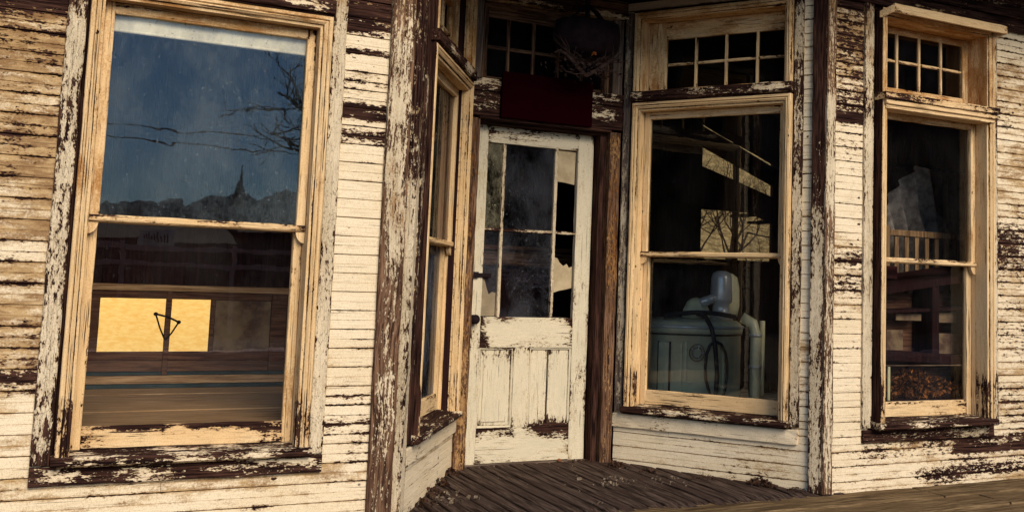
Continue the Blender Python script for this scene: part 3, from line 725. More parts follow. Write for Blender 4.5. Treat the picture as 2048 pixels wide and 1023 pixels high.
# outer and inner walls of the rooms
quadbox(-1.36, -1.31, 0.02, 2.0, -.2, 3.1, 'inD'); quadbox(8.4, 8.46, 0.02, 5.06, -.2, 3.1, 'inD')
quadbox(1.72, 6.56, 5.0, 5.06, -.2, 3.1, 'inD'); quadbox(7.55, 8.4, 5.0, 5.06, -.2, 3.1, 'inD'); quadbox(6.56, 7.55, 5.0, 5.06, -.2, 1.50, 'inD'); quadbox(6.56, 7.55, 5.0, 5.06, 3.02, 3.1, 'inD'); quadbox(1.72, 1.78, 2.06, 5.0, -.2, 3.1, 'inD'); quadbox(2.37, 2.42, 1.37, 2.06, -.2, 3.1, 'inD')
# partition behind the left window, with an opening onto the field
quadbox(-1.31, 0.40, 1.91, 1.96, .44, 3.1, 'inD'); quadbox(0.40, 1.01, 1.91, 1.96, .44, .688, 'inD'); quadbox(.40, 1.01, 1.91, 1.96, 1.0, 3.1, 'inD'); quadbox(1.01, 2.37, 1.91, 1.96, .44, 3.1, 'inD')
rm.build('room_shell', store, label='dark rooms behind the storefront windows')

# display platform and back partition details seen through the left window
pf = MB()
yy = 0.115
for k, wd in enumerate((.30, .38, .40, .38, .38)):
    mt = 'inX'
    y1 = min(yy+wd, 1.90)
    pf.plank((-1.25, yy, 0.442), (min(1.50+.58*(yy-.10), 1.9), y1-0.020, 0.480 - (0.003 if k % 2 else 0)), mt, W(1), axis='X', step=.2)
    yy += wd
pf.build('display_platform', store, label='brown plank display platform with a teal strip behind the left window')
pt = MB()
pt.plank((-.3, 1.880, 1.046), (1.80, 1.909, 1.082), 'inX'); pt.plank((-.3, 1.893, 1.001), (1.80, 1.909, 1.044), 'inM', axis='X')
pt.plank((.752, 1.876, .56), (.782, 1.909, 1.044), 'inM'); pt.plank((-.3, 1.895, .640), (1.80, 1.909, .688), 'inM', axis='X'); pt.plank((-.3, 1.897, .575), (1.80, 1.909, .638), 'inM', axis='X')
pt.plank((-.3, 1.888, .555), (1.80, 1.909, .573), 'teal'); pt.plank((-.3, 1.884, .506), (1.80, 1.909, .553), 'inX')
pt.plank((-.3, 1.872, .481), (1.80, 1.909, .504), 'teal')
pt.plank((.33, 1.89, .689), (.398, 1.909, 1.0), 'inM'); pt.plank((1.005, 1.89, .689), (1.03, 1.909, 1.0), 'inM')
pt.plank((1.36, 1.88, .576), (1.45, 1.909, 1.044), 'inM')
part = pt.build('partition_trim', store, label='wooden rails round the bright opening behind the left window')
q = MB(); q.plank((1.032, 1.896, .690), (1.358, 1.908, .999), 'panel'); q.build('wall_panel', part, label='dusty mottled panel beside the bright opening')
br_ = MB()
br_.tube([(0.696, 1.86, .912), (.765, 1.872, .895), (.825, 1.86, .866)], .006, 'iron')
br_.tube([(0.696, 1.86, .912), (.725, 1.868, .83), (.755, 1.872, .765)], .005, 'iron')
br_.tube([(.825, 1.86, .866), (.79, 1.868, .80), (.762, 1.872, .765)], .005, 'iron')
for p in ((0.696, 1.86, .912), (.825, 1.86, .866)): br_.lathe([(0, -.012), (.010, -.008), (.013, 0), (.010, .008), (0, .012)], 'iron', p, 12)
tag(br_.build('iron_bracket'), 'small black triangular iron bracket on the post of the bright opening', 'bracket')
bd = MB()
bd.plank((.225, .067, 2.195), (1.115, .071, 2.42), 'blind', W(0), step=.3)
bd.tube([(.225, .069, 2.195), (1.115, .069, 2.195)], .007, 'blind', 10)
tag(bd.build('roller_blind'), 'cream roller blind pulled nearly all the way up behind the large left window', 'blind')

# ------------------------------------------------------------------ deck, boardwalk, ground
def deckz(y): return 0.005 + 0.028*max(0, y)
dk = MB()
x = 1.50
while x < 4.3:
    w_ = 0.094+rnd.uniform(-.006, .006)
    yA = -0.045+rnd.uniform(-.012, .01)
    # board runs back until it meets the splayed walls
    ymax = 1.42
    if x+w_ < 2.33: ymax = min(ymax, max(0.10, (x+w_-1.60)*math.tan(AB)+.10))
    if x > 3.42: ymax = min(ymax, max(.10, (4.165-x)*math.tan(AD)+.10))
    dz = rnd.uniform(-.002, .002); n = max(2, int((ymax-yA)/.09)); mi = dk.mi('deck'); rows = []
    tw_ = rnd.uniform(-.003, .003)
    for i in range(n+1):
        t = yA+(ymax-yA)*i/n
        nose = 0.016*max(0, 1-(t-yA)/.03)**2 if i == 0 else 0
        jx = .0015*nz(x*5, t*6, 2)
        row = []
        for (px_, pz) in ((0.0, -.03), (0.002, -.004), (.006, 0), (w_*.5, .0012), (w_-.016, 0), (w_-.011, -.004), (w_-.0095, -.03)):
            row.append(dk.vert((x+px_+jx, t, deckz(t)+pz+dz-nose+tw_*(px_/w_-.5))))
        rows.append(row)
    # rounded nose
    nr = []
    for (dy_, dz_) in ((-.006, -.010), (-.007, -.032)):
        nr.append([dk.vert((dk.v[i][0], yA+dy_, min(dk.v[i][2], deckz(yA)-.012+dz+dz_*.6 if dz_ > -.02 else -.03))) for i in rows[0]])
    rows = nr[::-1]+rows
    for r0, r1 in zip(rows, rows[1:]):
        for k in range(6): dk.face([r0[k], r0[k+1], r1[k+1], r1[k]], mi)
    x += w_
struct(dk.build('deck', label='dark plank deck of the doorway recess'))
db = MB(); db.plank((1.45, 0.0, -.12), (4.3, 1.5, -.04), 'deck', W(1), step=9); struct(db.build('deck_base'))
bw_ = MB(); y = -0.012
for k in range(7):
    w_ = .265+rnd.uniform(-.02, .02); xx = -4.0+rnd.uniform(0, 1)
    while xx < 12:
        l_ = rnd.uniform(2.2, 3.4)
        bw_.plank((xx, y-w_+.016, -.06), (xx+l_-.014, y if k else .03, -.008-.004*k+rnd.uniform(-.003, .002)), 'walk', W(1), axis='X', cham=.008, jit=.004, step=.12)
        xx += l_
    y -= w_
struct(bw_.build('boardwalk'))
gd = MB(); S_ = 4000
gd.poly([(-S_, -S_, -.35), (S_, -S_, -.35), (S_, S_, -.35), (-S_, S_, -.35)], 'ground'); struct(gd.build('ground'))
rd = MB(); rd.poly([(-300, -15, -.335), (300, -15, -.335), (300, -5.2, -.335), (-300, -5.2, -.335)], 'asphalt'); struct(rd.build('road'))
kb = MB(); kb.plank((-120, -15.5, -.34), (120, -15.0, -.20), 'kerb', W(0), step=60); kb.plank((-120, -18.5, -.34), (120, -15.5, -.21), 'asphalt', W(0), step=60); struct(kb.build('kerb'))
def fz(X_, Y_):
    return -.33+.40*max(0, Y_-10)+.12*min(1, max(0, Y_-5.6))*nz(X_*.5, Y_*.5, 0)
def sheet(nm, x0, x1, y0, y1, n, mat):
    fd = MB(); V_ = [[fd.vert((x0+(x1-x0)*i/n, y0+(y1-y0)*j/n, fz(x0+(x1-x0)*i/n, y0+(y1-y0)*j/n))) for j in range(n+1)] for i in range(n+1)]; mi = fd.mi(mat)
    for i in range(n):
        for j in range(n): fd.face([V_[i][j], V_[i+1][j], V_[i+1][j+1], V_[i][j+1]], mi)
    struct(fd.build(nm, smooth=True))
sheet('field', -30, 5, 5.6, 60, 60, 'grass')
sheet('grassy_slope', 5, 90, 5.6, 60, 60, 'hay')


# litter on the deck
def floor_scatter(name, spots, mat, label, cat=None):
    q = MB()
    for (cx, cy, rx, ry, n, sz, hgt) in spots:
        for _ in range(n):
            a = rnd.uniform(0, 6.28); r = math.sqrt(rnd.random())
            xx, yy = cx+rx*r*math.cos(a), cy+ry*r*math.sin(a)
            q.leaf((xx, yy, deckz(yy)+.004+rnd.uniform(0, hgt)*(1-r)), sz*rnd.uniform(.5, 1.3), mat)
    o = q.build(name); o['label'] = label
    struct(o, 'stuff'); return o
floor_scatter('leaf_litter', [(2.27, 1.08, .06, .06, 60, .035, .05), (2.13, .84, .05, .08, 60, .03, .045), (2.0, .62, .06, .1, 70, .03, .04), (1.88, .40, .06, .1, 50, .03, .03), (3.36, 1.02, .06, .06, 60, .035, .045), (3.46, .80, .05, .06, 40, .03, .03), (3.70, .53, .10, .05, 30, .02, .015), (4.05, .09, .06, .05, 30, .02, .02), (3.2, 1.22, .12, .04, 25, .02, .015)], 'litter', 'brown leaf litter along the foot of the recess walls')
floor_scatter('paint_flakes', [(2.96, .74, .03, .02, 4, .04, .004), (3.17, .62, .10, .12, 36, .020, .004), (3.05, .55, .10, .06, 28, .022, .004), (1.98, .45, .10, .12, 24, .02, .004), (2.1, .5, .16, .14, 24, .035, .004), (2.6, .7, .5, .5, 22, .012, .003), (3.1, 1.0, .3, .25, 18, .012, .003), (3.2, .3, .4, .25, 12, .012, .003), (2.75, .13, .05, .02, 3, .04, .003), (3.45, .55, .10, .12, 26, .02, .004)], 'flake', 'pale paint flakes strewn on the dark deck')
q = MB()
for _ in range(420):
    a = rnd.uniform(0, 6.28); r = rnd.random()**.5
    xx = 3.93+.10*r*math.cos(a)*math.cos(AD)*1.0-.03*r*math.sin(a); yy = .27-.10*r*math.cos(a)*math.sin(AD)-.03*r*math.sin(a)
    q.leaf((xx, yy, deckz(yy)+.004+rnd.random()*.055*(1-r)), rnd.uniform(.015, .03), 'litter')
tag(q.build('leaf_clump'), 'dark clump of rotted leaves against the right recess wall near the corner post', 'leaves')
q = MB(); q.lathe([(0, -.012), (.010, -.008), (.014, 0), (.010, .009), (.003, .013), (0, .012)], 'leaf', seg=14)
tag(q.build('dry_fruit', None, (3.061, 1.235, deckz(1.235)+.012), smooth=True), 'small round brown dried fruit lying at the foot of the door', 'fruit')

# sign over the door (blank) and the hanging basket above it
sg = thing('signboard', 'blank dark maroon signboard fixed to the beam over the door', 'sign')
q = MB(); q.plank((2.522, 1.128, 2.182), (3.156, 1.150, 2.474), 'sign', cham=.002, jit=.0008); q.build('board', sg)
q = MB(); q.plank((2.62, 1.150, 2.20), (2.66, 1.164, 2.46), 'inD', W(1)); q.build('batten', sg); q = MB(); q.plank((3.02, 1.150, 2.20), (3.06, 1.164, 2.46), 'inD', W(1)); q.build('batten', sg)
hb = thing('hanging_basket', 'dark iron basket of dried twigs hanging under the lintel above the maroon signboard', 'hanging basket', (3.0, 0.98, 0))
q = MB()
q.lathe([(0, 2.60), (.12, 2.605), (.20, 2.64), (.225, 2.70), (.225, 2.77), (.215, 2.82), (.205, 2.825), (.205, 2.77), (.20, 2.70), (.1, 2.64), (0, 2.63)], 'iron', (0.03, 0, 0), 40, 1.0, .62, .03, 9)
q.build('basket', hb, smooth=True)
q = MB()
q.tube([(0.02, 0, 3.06), (.02, 0, 2.86)], .016, 'iron')
for sx in (-1, 1):
    q.tube([(.02, 0, 2.93), (.02+sx*.05, 0, 2.90), (.02+sx*.12, 0, 2.83), (.03+sx*.205, 0, 2.80)], .009, 'iron')
    q.tube([(.02, 0, 2.93), (.02+sx*.03, -.08, 2.88), (.02+sx*.06, -.125, 2.81)], .008, 'iron')
q.build('hanger', hb)
q = MB()
def twig(p, d, l, r, depth):
    pts = [Vector(p)]; dd = Vector(d).normalized()
    for i in range(5):
        dd = (dd + Vector((rnd.uniform(-.3, .3), rnd.uniform(-.2, .2), rnd.uniform(-.18, .30)))).normalized()
        pts.append(pts[-1]+dd*l/5)
        if depth and i > 1: twig(pts[-1], dd+Vector((rnd.uniform(-.9, .9), rnd.uniform(-.5, .5), rnd.uniform(-.5, .9))), l*.5, r*.6, depth-1)
    q.tube(pts, [r*(1-.14*i) for i in range(6)], 'twig', 5)
for sx in (-1, 1):
    q.tube([(0, -.05, 2.47), (sx*.08, -.07, 2.52), (sx*.16, -.08, 2.585), (sx*.20, -.07, 2.60), (sx*.23, -.06, 2.585)], [.014, .013, .011, .009, .006], 'twig', 8)
    for k in range(8): twig((sx*rnd.uniform(0, .1), -.06, rnd.uniform(2.47, 2.56)), (sx*rnd.uniform(.3, 1), rnd.uniform(-.3, .2), rnd.uniform(.0, .6)), rnd.uniform(.1, .2), .005, 1)
for _ in range(260):
    a = rnd.gauss(0, .11); q.leaf((a, rnd.uniform(-.11, -.02), 2.53+rnd.gauss(0, .045)), rnd.uniform(.015, .035), 'twig' if rnd.random() < .6 else 'iron')
q.build('twigs', hb)
q = MB()
for k in range(7): q.leaf((.015+rnd.uniform(-.01, .01), -.125, 2.60+rnd.uniform(-.008, .008)), .022, 'orange')
q.build('flower', hb)

# ------------------------------------------------------------------ things indoors
DC = Vector((4.09, 1.40, 0))        # the drum washer behind the right recess window
wm = thing('drum_washer', 'old pale green drum washer with a wringer head, seen through the right recess window', 'washing machine', DC)
q = MB()
q.lathe([(.0, .10), (.40, .10), (.42, .14), (.43, .50), (.43, .86), (.44, .865), (.445, .89), (.44, .91), (.43, .915), (.43, .925), (.40, .945), (.25, .955), (0, .957)], 'enamel', seg=96, sx=.90, sy=.90, flute=.006, nfl=16)
for k in range(3):
    a = k*2.09+.4; q.tube([(.33*math.cos(a), .33*math.sin(a), .0), (.36*math.cos(a), .36*math.sin(a), .14)], .03, 'enamel', 8)
q.build('tub', wm, smooth=True)
q = MB()
def rib(a0, wd, mat, r=.437):
    n = 5; A_ = []; r *= .905
    for z in (.16, .80):
        A_.append([q.vert((r*math.cos(a0+(k/n-.5)*wd), r*math.sin(a0+(k/n-.5)*wd), z)) for k in range(n+1)])
    B_ = [[q.vert((.378*math.cos(a0+(k/n-.5)*wd), .378*math.sin(a0+(k/n-.5)*wd), z)) for k in range(n+1)] for z in (.15, .815)]
    mi = q.mi(mat)
    for k in range(n):
        q.face([A_[0][k], A_[0][k+1], A_[1][k+1], A_[1][k]], mi)
        q.face([A_[1][k], A_[1][k+1], B_[1][k+1], B_[1][k]], mi); q.face([B_[0][k], B_[0][k+1], A_[0][k+1], A_[0][k]], mi)
    q.face([B_[0][0], A_[0][0], A_[1][0], B_[1][0]], mi); q.face([A_[0][n], B_[0][n], B_[1][n], A_[1][n]], mi)
va = math.atan2(-5-DC.y, -DC.x)
rib(va-.36, .24, 'rubber', .4385); rib(va-.36, .18, 'enamel', .447); rib(va-.36, .03, 'enamel', .452)
for k_ in (-.06, .02, .62, .72): rib(va+k_, .022, 'enamel', .441)
q.build('rib', wm)
q = MB()
for rr in (.055, .036):
    q.tube([(.405*math.cos(va+.20+rr*2.3*math.cos(t)), .405*math.sin(va+.20+rr*2.3*math.cos(t)), .74+rr*math.sin(t)) for t in [k*.3491 for k in range(19)]], .0045, 'flake', 5)
for k in range(5):
    t = k*1.2566
    q.tube([(.405*math.cos(va+.20+.05*math.cos(t)), .405*math.sin(va+.20+.05*math.cos(t)), .74+.02*math.sin(t)), (.405*math.cos(va+.20+.12*math.cos(t)), .405*math.sin(va+.20+.12*math.cos(t)), .74+.05*math.sin(t))], .004, 'steel', 5)
q.build('badge', wm)
q = MB(); q.tube([(.392*math.cos(k*.0655), .392*math.sin(k*.0655), .855) for k in range(97)], .006, 'rubber', 6, cap=False); q.tube([(.40*math.cos(k*.0655), .40*math.sin(k*.0655), .905) for k in range(97)], .010, 'steel', 8, cap=False); q.build('rim_band', wm, smooth=True)
q = MB()
hx, hy = .20, -.14
q.lathe([(0, .95), (.085, .95), (.085, .985), (.062, 1.0), (.058, 1.06), (.075, 1.075), (.078, 1.10), (.072, 1.24), (.060, 1.275), (.035, 1.29), (0, 1.293)], 'steel', (hx, hy, 0), 30)
q.lathe([(0, .955), (.15, .957), (.155, .97), (.14, 1.02), (.10, 1.07), (.05, 1.095), (0, 1.10)], 'enamel', (.02, -.10, 0), 30, .7, .5)
q.lathe([(0, .97), (.07, .97), (.085, 1.05), (.082, 1.17), (.065, 1.25), (.03, 1.275), (0, 1.28)], 'enamel', (.345, -.02, 0), 26, 1.0, .8)
q.tube([(.02, -.14, 1.06), (.10, -.15, 1.09), (.17, -.15, 1.11)], [.035, .032, .03], 'steel', 14)
q.tube([(.22, -.12, 1.18), (.29, -.07, 1.2), (.34, -.03, 1.2)], [.03, .032, .03], 'steel', 12)
for k in range(6): q.lathe([(0, 0), (.011, 0), (.011, .009), (.006, .013), (0, .013)], 'rubber', (hx+.07*math.cos(k*1.047), hy+.07*math.sin(k*1.047), .985), 8)
q.build('wringer_head', wm, smooth=True)
q = MB()
q.tube([(.43, -.24, .12), (.43, -.24, .86), (.42, -.22, .93), (.36, -.17, .97)], .038, 'enamel', 16); q.tube([(.53, -.18, .0), (.53, -.18, .95)], .02, 'enamel', 12)
for zz in (.3, .62, .84): q.lathe([(0, 0), (.044, 0), (.046, .012), (.044, .024), (0, .024)], 'steel', (.43, -.24, zz), 18)
q.build('drain_pipe', wm, smooth=True)
q = MB()
hp = []
for k in range(24):
    t = k/23
    hp.append((-.30+.50*t, -.20-.12*t+(.0), .972+.03*math.sin(t*3.0)))
q.tube(hp, .016, 'rubber', 8)
def rr(a, r, z): return (r*math.cos(va+a), r*math.sin(va+a), z)
q.tube([rr(.28, .28, .99), rr(.36, .38, .975), rr(.42, .43, .90), rr(.47, .435, .80), rr(.50, .435, .7), rr(.52, .435, .6), rr(.51, .435, .5), rr(.50, .435, .4), rr(.54, .435, .2)], .015, 'rubber', 8)
q.tube([rr(.46, .435, .82), rr(.38, .44, .79), rr(.33, .44, .73), rr(.315, .44, .65), rr(.33, .44, .57), rr(.37, .44, .51), rr(.42, .44, .46), rr(.60, .475, .34), rr(.64, .475, .2)], .010, 'rubber', 8)
q.tube([rr(.46, .435, .82), rr(.58, .44, .80), rr(.66, .44, .74), rr(.70, .44, .66), rr(.70, .44, .58), rr(.66, .44, .5), rr(.62, .44, .45), rr(.66, .475, .25)], .010, 'rubber', 8)
q.build('hose', wm, smooth=True)
bx = thing('cardboard_box', 'pale box on the floor to the right of the drum washer', 'box', (4.70, 1.2, 0.0))
q = MB(); q.plank((-.16, -.16, 0), (.16, .16, .42), 'paper'); q.build('carton', bx)
q = MB(); q.plank((-.165, -.165, .421), (.165, -.005, .428), 'paper'); q.plank((-.165, .005, .421), (.165, .165, .428), 'paper'); q.build('flap', bx)
# arched chair back behind the washer
ch = thing('arched_chair', 'dark wooden chair with an arched back in the room behind the right recess window', 'chair', (3.95, 2.35, 0), rotz=.3)
q = MB(); q.plank((-.22, -.22, .42), (.22, .22, .455), 'inZ', W(1), axis='X'); q.build('seat', ch)
q = MB()
q.tube([(-.20, .2, .45), (-.23, .24, .8), (-.2, .27, 1.15), (-.1, .28, 1.32), (0, .285, 1.37), (.1, .28, 1.32), (.2, .27, 1.15), (.23, .24, .8), (.20, .2, .45)], .018, 'inZ', 8)
for k in range(5): q.tube([(-.12+.06*k, .2, .45), (-.13+.065*k, .275, 1.2+.06*(1-abs(k-2)/2))], .009, 'inZ', 6)
q.build('backrest', ch)
for sx in (-1, 1):
    for sy in (-1, 1):
        q = MB(); q.tube([(sx*.17, sy*.17, .43), (sx*.21, sy*.21, .0)], [.02, .014], 'inZ', 8); q.build('leg', ch)
jg = thing('enamel_jug', 'pale blue grey jug at the left edge of the right recess window', 'jug', (3.70, 1.72, .86))
q = MB(); q.lathe([(0, 0), (.07, 0), (.085, .06), (.075, .16), (.05, .22), (.06, .26), (.052, .26), (.04, .22), (0, .2)], 'enamel', seg=28); q.build('body', jg, smooth=True)
q = MB(); q.tube([(.06, 0, .23), (.12, 0, .2), (.125, 0, .12), (.08, 0, .06)], .009, 'enamel', 8); q.build('handle', jg)
st_ = thing('wash_stand', 'small dark stand carrying the jug behind the right recess window', 'stand', (3.70, 1.75, 0))
q = MB(); q.plank((-.17, -.17, .83), (.17, .17, .858), 'inZ', W(1), axis='X'); q.build('top', st_)
for sx in (-1, 1):
    for sy in (-1, 1):
        q = MB(); q.tube([(sx*.14, sy*.14, .83), (sx*.14, sy*.14, 0)], .018, 'inZ', 8); q.build('leg', st_)

rw = MB()
rw.plank((7.01, 4.99, 1.50), (7.06, 5.05, 3.02), 'inD', W(1)); rw.plank((6.56, 4.985, 2.05), (7.55, 5.04, 2.10), 'inD', W(1)); rw.plank((6.5, 4.95, 1.46), (7.6, 4.999, 1.50), 'inD', W(1))
rw.build('rear_window', store, label='rear window looking onto the bright grassy slope')
rwo = scene.objects['rear_window']
glass_pane(rwo, 6.56, 7.01, 1.50, 3.02, 5.02, 'glassP'); glass_pane(rwo, 7.06, 7.55, 1.50, 3.02, 5.02, 'glassP')
sc_ = thing('staircase', 'dark steep staircase crossing in front of the bright rear window', 'staircase', (0, 0, 0))
def stringer(pts, y0, y1):
    q = MB(); n = len(pts); mi = q.mi('inD')
    A_ = [q.vert((p[0], y0, p[1]), W(1)) for p in pts]; B_ = [q.vert((p[0], y1, p[1]), W(1)) for p in pts]
    q.face(A_, mi); q.face(B_[::-1], mi)
    for k in range(n): q.face([A_[k], B_[k], B_[(k+1) % n], A_[(k+1) % n]], mi)
    q.build('stringer', sc_)
stringer([(5.2, 2.905), (5.7, 2.705), (6.1, 2.553), (6.5, 2.392), (6.9, 2.246), (6.9, 2.06), (5.2, 2.70)], 3.60, 3.64)
stringer([(5.2, 2.47), (6.9, 1.98), (6.9, 1.72), (6.2, 1.93), (5.2, 1.97)], 3.61, 3.65)
stringer([(5.2, 3.08), (5.9, 3.05), (7.2, 2.72), (7.2, 2.14), (6.3, 2.497), (5.85, 2.66), (5.2, 2.93)], 3.58, 3.62)
for k in range(7):
    q = MB(); xx = 5.35+.21*k; zz = 2.28-.29*(xx-5.2)
    q.plank((xx, 3.66, zz-.012), (xx+.15, 4.2, zz+.012), 'inD', W(1)); q.build('tread', sc_)
ct = thing('shop_counter', 'brown wooden counter standing inside behind the door', 'counter', (0, 0, 0))
q = MB(); q.plank((2.75, 2.30, 1.29), (3.9, 2.36, 1.40), 'rawX', W(1), axis='X'); q.plank((2.75, 2.26, 1.401), (3.9, 2.75, 1.43), 'inM', W(1), axis='X'); q.build('top', ct)
q = MB(); q.plank((2.80, 2.38, 0), (3.85, 2.7, 1.29), 'inD', W(1)); q.build('front', ct)
# behind the far right window
cl = MB(); n, mrow = 90, 40; mi = cl.mi('cloth'); gr = []
prof_top = [(4.88, 1.40), (5.02, 1.55), (5.14, 1.60), (5.24, 1.72), (5.33, 1.87), (5.45, 1.99), (5.60, 2.10), (5.68, 2.07), (5.76, 1.82), (5.84, 1.62), (5.92, 1.30)]
def topz(x):
    for (a, za), (b, zb) in zip(prof_top, prof_top[1:]):
        if a <= x <= b: return za+(zb-za)*(x-a)/(b-a)
    return prof_top[-1][1]
for i in range(n+1):
    x = 4.88+1.04*i/n; tz = topz(x)+.016*nz(x*15, 0, 3); row = []
    for j in range(mrow+1):
        t = j/mrow
        z = tz-(tz-.75)*t
        fold = (.075*math.sin(x*58+3.5*math.sin(x*5)+2.6*t)+.07*nz(x*18, z*3, 1))*(.45+.55*min(1, t*3))
        row.append(cl.vert((x+.03*math.sin(t*5+x*7)*t, .70-.12*min(1, t*2.2)-fold, z)))
    gr.append(row)
for a, b in zip(gr, gr[1:]):
    for j in range(mrow): cl.face([a[j], b[j], b[j+1], a[j+1]], mi)
tag(cl.build('dust_cloth', smooth=True), 'pale cloth draped to a point over furniture behind the far right window', 'cloth')
dr = thing('dresser', 'tall dark dresser hidden under the pale draped cloth', 'dresser', (5.45, 1.10, 0))
q = MB(); q.plank((-.40, -.2, .06), (.40, .2, 1.40), 'inZ', W(1)); q.build('body', dr)
for k in range(3): q = MB(); q.plank((-.36, -.225, .15+.41*k), (.36, -.2005, .50+.41*k), 'inZ', W(1), axis='X'); q.build('drawer', dr)
q = MB(); q.plank((-.02, -.05, 1.40), (.12, .05, 2.0), 'inZ', W(1)); q.build('finial_post', dr)
cr = thing('slatted_headboard', 'honey coloured slatted bed headboard standing in front of the draped cloth', 'headboard', (0, 0, 0))
q = MB(); q.plank((5.02, .36, 1.555), (5.90, .40, 1.595), 'slat', W(1), axis='X'); q.build('top_rail', cr)
q = MB(); q.plank((5.02, .365, 1.12), (5.90, .395, 1.16), 'slat', W(1), axis='X'); q.build('bottom_rail', cr)
for k in range(9):
    q = MB(); xx = 5.07+.092*k
    q.plank((xx, .372, 1.16), (xx+.036, .388, 1.555), 'slat', W(1), axis='Z'); q.build('slat', cr)
for xx in (5.00, 5.90):
    q = MB(); q.plank((xx-.018, .36, 0), (xx+.018, .40, 1.62), 'slat', W(1), axis='Z'); q.build('post', cr)
ds = thing('dark_desk', 'dark sloping topped desk below the slatted headboard, papers in its pigeonholes', 'desk', (0, 0, 0))
q = MB()
def slab(pts, mat, th_=.03):
    A_ = [q.vert(p) for p in pts]; B_ = [q.vert((p[0], p[1], p[2]-th_)) for p in pts]; mi = q.mi(mat)
    q.face(A_, mi); q.face(B_[::-1], mi)
    for k in range(4): q.face([A_[k], B_[k], B_[(k+1) % 4], A_[(k+1) % 4]], mi)
slab([(4.66, .13, 1.195), (5.60, .13, 1.325), (5.64, .33, 1.39), (4.68, .33, 1.255)], 'inD', .045)
q.build('sloping_top', ds)
q = MB()
q.plank((4.66, .13, .0), (4.70, .33, 1.16), 'inD', W(1)); q.plank((5.54, .13, .0), (5.58, .33, 1.27), 'inD', W(1))
q.plank((5.17, .13, .76), (5.23, .31, 1.22), 'inD', W(1)); q.plank((4.70, .322, .0), (5.54, .338, 1.18), 'inM', W(1))
q.build('carcass', ds)
q = MB()
slab([(4.70, .13, .815), (5.54, .13, .78), (5.54, .32, .78), (4.70, .32, .815)], 'inD', .06)
slab([(4.70, .15, 1.06), (5.54, .15, 1.10), (5.54, .32, 1.10), (4.70, .32, 1.06)], 'inD', .02)
q.build('shelf', ds)
for (a, b, z0_, z1_, lb) in ((4.84, 4.98, .81, .94, 'tan paper leaning at the left of the desk shelf'), (5.27, 5.50, .785, .92, 'wide tan paper leaning at the right of the desk shelf'), (4.92, 5.14, 1.0, 1.045, 'thin stack of tan papers in the left pigeonhole'), (5.25, 5.46, .99, 1.06, 'stack of tan papers in the right pigeonhole')):
    q = MB(); q.plank((a, .20, z0_), (b, .206, z1_), 'panel', axis='X'); tag(q.build('paper_stack'), lb, 'paper')
q = MB(); q.plank((4.82, .20, 1.265), (4.93, .29, 1.345), 'red'); tag(q.build('red_book'), 'small dark red book standing on the desk behind the far right window', 'book')
tk = thing('glass_tank', 'glass tank of dry orange leaves at the bottom of the far right window', 'tank', (0, 0, 0))
q = MB(); q.poly([(4.72, .125, .51), (5.52, .125, .51), (5.52, .125, .715), (4.72, .125, .715)], 'glass'); q.build('glass_pane', tk)
q = MB(); q.plank((4.715, .115, .475), (5.525, .31, .505), 'inD', W(1)); q.plank((4.715, .118, .716), (5.525, .130, .723), 'panel'); q.plank((4.78, .118, .507), (4.80, .130, .714), 'enamel', axis='Z'); q.build('tank_frame', tk)
q = MB(); q.plank((4.72, .118, .43), (5.52, .315, .473), 'inD', W(1)); q.plank((4.74, .14, 0), (4.78, .30, .43), 'inD'); q.plank((5.46, .14, 0), (5.50, .30, .43), 'inD'); tag(q.build('low_bench'), 'low dark bench under the glass tank', 'bench')
q = MB()
for _ in range(1600):
    xx = rnd.uniform(4.73, 5.50); hh = .05+.14*max(0, .5+.6*nz(xx*6, 2, 8)+.3*math.sin((xx-4.75)*6))
    q.leaf((xx, rnd.uniform(.15, .29), .51+rnd.random()*hh), rnd.uniform(.02, .05), 'leaf' if rnd.random() < .55 else 'litter')
lf = q.build('dry_leaves', label='dry orange leaves heaped inside the glass tank'); struct(lf, 'stuff')
cu = MB(); mi = cu.mi('panel'); prev = None
for i in range(121):
    x = 6.25+2.1*i/120; yv = 2.1+.03*math.sin(i*1.1)
    cur = [cu.vert((x, yv, z)) for z in (.1, 2.3)]
    if prev: cu.face([prev[0], cur[0], cur[1], prev[1]], mi)
    prev = cur
tag(cu.build('dark_curtain'), 'dark pleated curtain hanging behind the draped cloth', 'curtain')
q = MB(); q.tube([(6.22, 2.1, 2.31), (8.38, 2.1, 2.31)], .015, 'iron', 8); tag(q.build('curtain_rod'), 'thin dark rod carrying the pleated curtain', 'rod')

